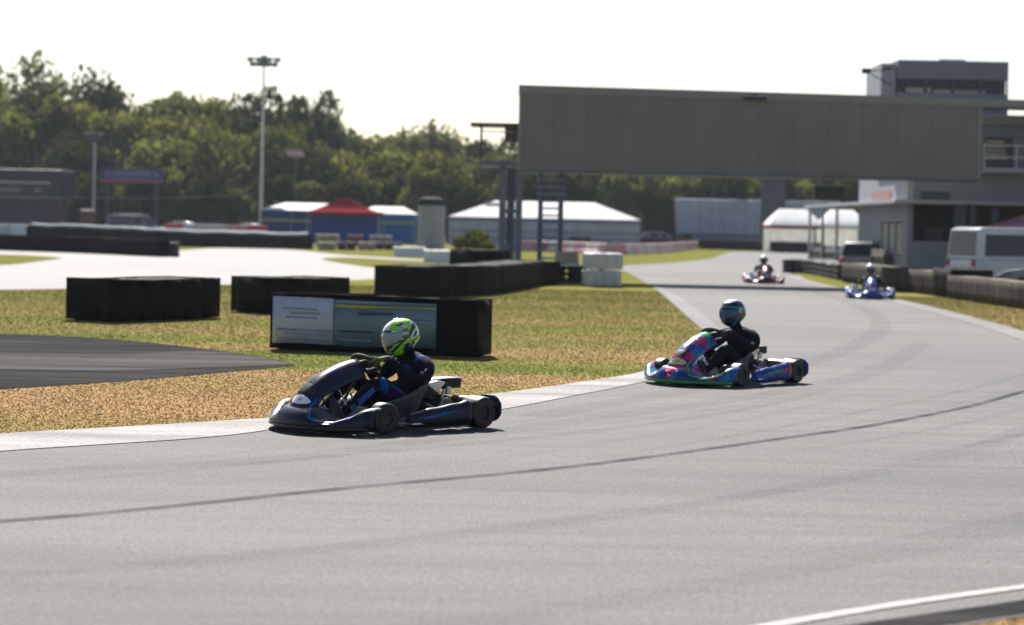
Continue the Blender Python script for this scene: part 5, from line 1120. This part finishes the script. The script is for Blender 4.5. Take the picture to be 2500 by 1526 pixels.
def make_driver(label, loc, heading, suit, helm, glove, head=(.40, -.01, .775), yaw=-20, pitch=15, dense=True, lean=0.0):
    R = empty('person', loc, radians(heading), label, 'person', 'kart drivers')
    Cw = Vector((.80, 0, .545)); e2 = Vector((.80, 0, .60)).normalized(); nn = Vector((0, 1, 0)).cross(e2); nn = nn if nn.z > 0 else -nn
    a0 = radians(18); grip = {s: Cw + Vector((0, 1, 0)) * (s * .155 * cos(a0)) + e2 * (s * .155 * sin(a0)) for s in (1, -1)}
    V, E_, Rd, ix = [], [], [], {}
    def j(n, p, r, par=None):
        ix[n] = len(V); V.append(Vector(p)); Rd.append(r)
        if par: E_.append((ix[par], ix[n]))
    hy = head[1]
    j('pelvis', (.37, 0, .17), (.135, .11)); j('waist', (.30, 0, .27), (.155, .125), 'pelvis'); j('chest', (.265, hy * .5, .41), (.175, .14), 'waist'); j('upper', (.285, hy * .7, .53), (.165, .115), 'chest'); j('neckb', (.32, hy * .9, .605), (.10, .09), 'upper'); j('neck', (.355, hy, .66), .062, 'neckb'); j('skull', (head[0] - .01, hy, head[2]), .085, 'neck')
    for s, t in ((1, 'l'), (-1, 'r')):
        w = grip[s] + Vector((-.085, s * .035, -.005)) + nn * .035
        j('sh' + t, (.28, s * .165, .555), .085, 'upper'); j('sh2' + t, (.29, s * .222, .515), .082, 'sh' + t); j('ua' + t, (.35, s * .275, .435), .070, 'sh2' + t); j('el' + t, (.45, s * .285, .395), .060, 'ua' + t); j('fa' + t, Vector((.45, s * .285, .395)).lerp(w, .5), .050, 'el' + t); j('wr' + t, w, .031, 'fa' + t); j('pa' + t, w + Vector((.045, -s * .012, .012)), .026, 'wr' + t)
        j('hip' + t, (.44, s * .10, .175), .098, 'pelvis'); j('th' + t, (.62, s * .145, .295), .087, 'hip' + t); j('kn' + t, (.79, s * .175, .395), .068, 'th' + t); j('kn2' + t, (.86, s * .17, .38), .062, 'kn' + t); j('ca' + t, (1.00, s * .16, .275), .057, 'kn2' + t); j('an' + t, (1.20, s * .145, .125), .040, 'ca' + t)
    def sc(co):
        if not suit.get('fancy'): 
            return suit['base'] if not (suit.get('arm') and co.z > .38 and abs(co.y) > .2 and co.x > .4) else suit['arm']
        x, y, z = co.x, co.y, co.z; ay = abs(y); c = suit['base']
        if .47 < x < .74 and ay > .13 and z > .12 and z < .39:                       # thigh panel
            f = (z - .17) - (x - .47) * .56; c = (.020, .004, .035) if f < .07 else ((.012, .06, .18) if f < .095 else suit['base'])
        if .74 < x < .83 and ay > .19: c = (.0, .07, .26)
        if z > .50 and ay > .17 and x < .36: c = (.022, .006, .045)
        if z > .555 and .12 < ay < .155 and x < .40: c = (.012, .09, .25)
        if .34 < z < .56 and x > .37 and ay < .10 and abs(hypot(y - .03, (z - .47) * 1.3) - .07) < .012: c = (.01, .06, .40)
        if .40 < z < .50 and x < .36 and ay > .25: c = (.14, .012, .02) if .425 < z < .455 else c
        return c
    body = skin_mesh('body', V, E_, Rd, M_SUIT, R, 3 if dense else 2, 0, colors=sc)
    # boots
    for s in (1, -1):
        rings = []
        for k, (f, hw, hh, zc) in enumerate([(0, .030, .045, 0), (.03, .040, .050, 0), (.09, .041, .045, .0), (.15, .040, .033, -.010), (.21, .036, .026, -.018), (.235, .020, .016, -.02)]):
            c = Vector((1.165, s * .145, .085)) + Vector((.62, 0, .78)).normalized() * f * .98; up = Vector((-.78, 0, .62)).normalized()
            rings.append([c + up * (hh * sin(a) - zc) + Vector((0, 1, 0)) * hw * cos(a) for a in [2 * pi * q / 14 for q in range(14)]])
        mb = MB(); mb.loft(rings); mb.build('boot', M('boot_black', (.02, .02, .025), .6), R, 60)
    # gloves with five separate fingers closed on the rim
    for s in (1, -1):
        g0 = grip[s]; Y = Vector((0, s, 0)); V2, E2, R2 = [], [], []
        def k(p, r, par=None):
            V2.append(Vector(p)); R2.append(r)
            if par is not None: E2.append((par, len(V2) - 1))
            return len(V2) - 1
        w = g0 + Vector((-.085, s * .035, -.005)) + nn * .035
        a = k(w + Vector((-.05, 0, -.008)), .041); b = k(w, .034, a); c = k(g0 + Y * .036 + nn * .030 + Vector((-.035, 0, 0)), (.030, .024), b); d = k(g0 + Y * .034 + nn * .020, (.026, .02), c)
        pm = skin_mesh('glove', V2, E2, R2, M_GLOVE, R, 2, 0, colors=lambda co: glove[0] if noise.noise(co * 16) > -.02 else glove[1])
        fl = (.95, 1.05, 1.0, .82)
        for q in range(4):
            o_ = e2 * (.030 - .0205 * q); l = fl[q]
            P0 = g0 + Y * .034 + nn * .022 + o_; P1 = g0 + Y * (.030) - nn * .012 * l + o_; P2 = g0 + Y * .008 - nn * .032 * l + o_; P3 = g0 - Y * .018 * l - nn * .026 + o_; P4 = g0 - Y * .026 * l - nn * .008 + o_
            skin_mesh('finger', [P0, P1, P2, P3, P4], [(0, 1), (1, 2), (2, 3), (3, 4)], [.0115, .0105, .0100, .0095, .0085], M_GLOVE, pm, 1, 0, colors=lambda co, q=q: glove[1] if q % 2 else glove[0])
        T = [g0 + Y * .026 + nn * .034 + Vector((-.03, 0, 0)), g0 + Y * .006 + nn * .034 + e2 * .006, g0 - Y * .014 + nn * .026 + e2 * .028, g0 - Y * .018 + nn * .016 + e2 * .045]
        skin_mesh('thumb', T, [(0, 1), (1, 2), (2, 3)], [.014, .0125, .0115, .0095], M_GLOVE, pm, 1, 0, colors=lambda co: glove[0])
    if suit.get('fancy'):
        # torn blue lettering down the shin, pale marks on the upper arm
        mb = MB(); A, B = Vector((.90, .230, .345)), Vector((1.13, .199, .180)); n = 9
        for i in range(n):
            if i == 6: continue
            t0, t1 = i / n + .006, (i + 1) / n - .006; up = Vector((.25, -.10, .62)).normalized() * .024
            p, q = A.lerp(B, t0), A.lerp(B, t1); hgt = 1 if i % 3 else .8
            mb.loft([[p - up * hgt, q - up * hgt, q + up * .33, p + up * .33], [v + Vector((0, .003, 0)) for v in (p - up * hgt, q - up * hgt, q + up * .33, p + up * .33)]])
            mb.loft([[p + up * .35, q + up * .35, q + up, p + up], [v + Vector((0, .003, 0)) for v in (p + up * .35, q + up * .35, q + up, p + up)]])
        mb.build('leg_logo', M('suit_blue', (.0, .07, .30), .6), R)
        mb = MB()
        for i in range(5):
            a = radians(20 + i * 17); c = Vector((.335 + .05 * cos(a) - .01 * i, .300 + .012 * sin(a), .50 - .022 * i)); mb.box(c, (.012, .006, .022), rot=Matrix.Rotation(radians(-35), 3, 'Y'))
        mb.build('sleeve_logo', M('suit_white', (.6, .6, .62), .6), R)
        mb = MB(); mb.loft([[(.46, .03, .56), (.48, .10, .53), (.475, .10, .515), (.455, .03, .545)], [(.462, .03, .562), (.482, .10, .532), (.477, .10, .517), (.457, .03, .547)]]); mb.build('chest_logo', M('suit_pale', (.45, .55, .62), .5), R)
        mb = MB(); mb.tube([(.36 + .062 * cos(a), hy + .085 * sin(a), .635 - .03 * cos(a)) for a in [2 * pi * q / 24 for q in range(25)]], .022, 10, caps=False); mb.build('neck_brace', M('brace_black', (.006, .006, .009), .9, spec=.1), R, 60)
    helmet(R, head, radians(yaw), radians(pitch), radians(3), helm[0], helm[1], dense, helm[2])
    return R
V_GREY = glass('visor_smoke', (.20, .27, .27), .12); V_BLUE = glass('visor_blue', (.004, .06, .14), .12); V_DK = glass('visor_dark', (.02, .02, .025), .06)
NAVYS = dict(base=(.006, .007, .013), fancy=True); DARKS = dict(base=(.006, .007, .012), arm=(.004, .010, .018)); PLAIN = dict(base=(.01, .011, .016))
K1 = ((-.657, 18.936, .012), 224.0); K2 = ((2.87, 25.22, .012), 230.0); gb_ = G(2142, 731); gr_ = G(1872, 693)
make_kart('glossy dark navy kart with white number roundel, nearest the camera', K1[0], K1[1], 'navy', -.12)
make_driver('driver in navy suit and lime green helmet, gripping the wheel of the nearest kart', K1[0], K1[1], NAVYS, (hpaint_green, V_GREY, 'HARVEY'), [(.10, .13, .012), (.010, .012, .010)], yaw=-22, pitch=14)
make_kart('blue, pink and green swirl-painted kart following behind the nearest one', K2[0], K2[1], 'multi', -.1)
make_driver('driver in black suit and dark helmet with blue visor, in the swirl-painted kart', K2[0], K2[1], DARKS, (hpaint_dark, V_BLUE, None), [(.015, .02, .03), (.02, .02, .02)], head=(.40, -.01, .80), yaw=-8, pitch=6)
make_kart('small bright blue kart coming down the right side of the straight', (gb_.x, gb_.y + 1.2, .012), 262.0, 'blue', fine=False)
make_driver('driver with white-topped helmet in the small bright blue kart', (gb_.x, gb_.y + 1.2, .012), 262.0, PLAIN, (lambda co, R: (.5, .5, .52) if co.z > .02 else (.05, .05, .06), V_DK, None), [(.3, .3, .3), (.02, .02, .02)], yaw=0, pitch=6, dense=False)
make_kart('small dark red kart farthest away on the straight', (gr_.x, gr_.y + 1.2, .012), 268.0, 'red', fine=False)
make_driver('driver with pale helmet in the farthest, dark red kart', (gr_.x, gr_.y + 1.2, .012), 268.0, dict(base=(.02, .02, .022)), (lambda co, R: (.5, .5, .45) if co.z > -.02 else (.1, .02, .02), V_DK, None), [(.1, .1, .1), (.02, .02, .02)], yaw=0, pitch=6, dense=False)

# ------------------------------------------------------------------ summer haze in the air
hm = bpy.data.materials.new('haze_air'); hm.use_nodes = True; t = hm.node_tree; t.nodes.remove(t.nodes['Principled BSDF'])
pv = t.nodes.new('ShaderNodeVolumePrincipled'); pv.inputs['Color'].default_value = (.86, .92, 1, 1); pv.inputs['Density'].default_value = .00016; lk(t, pv.outputs[0], t.nodes['Material Output'].inputs['Volume'])
mb = MB(); mb.b2((-420, -50, -1), (420, 520, 40)); tag(mb.build('haze', hm), 'thin pale summer haze', 'haze', kind='stuff')
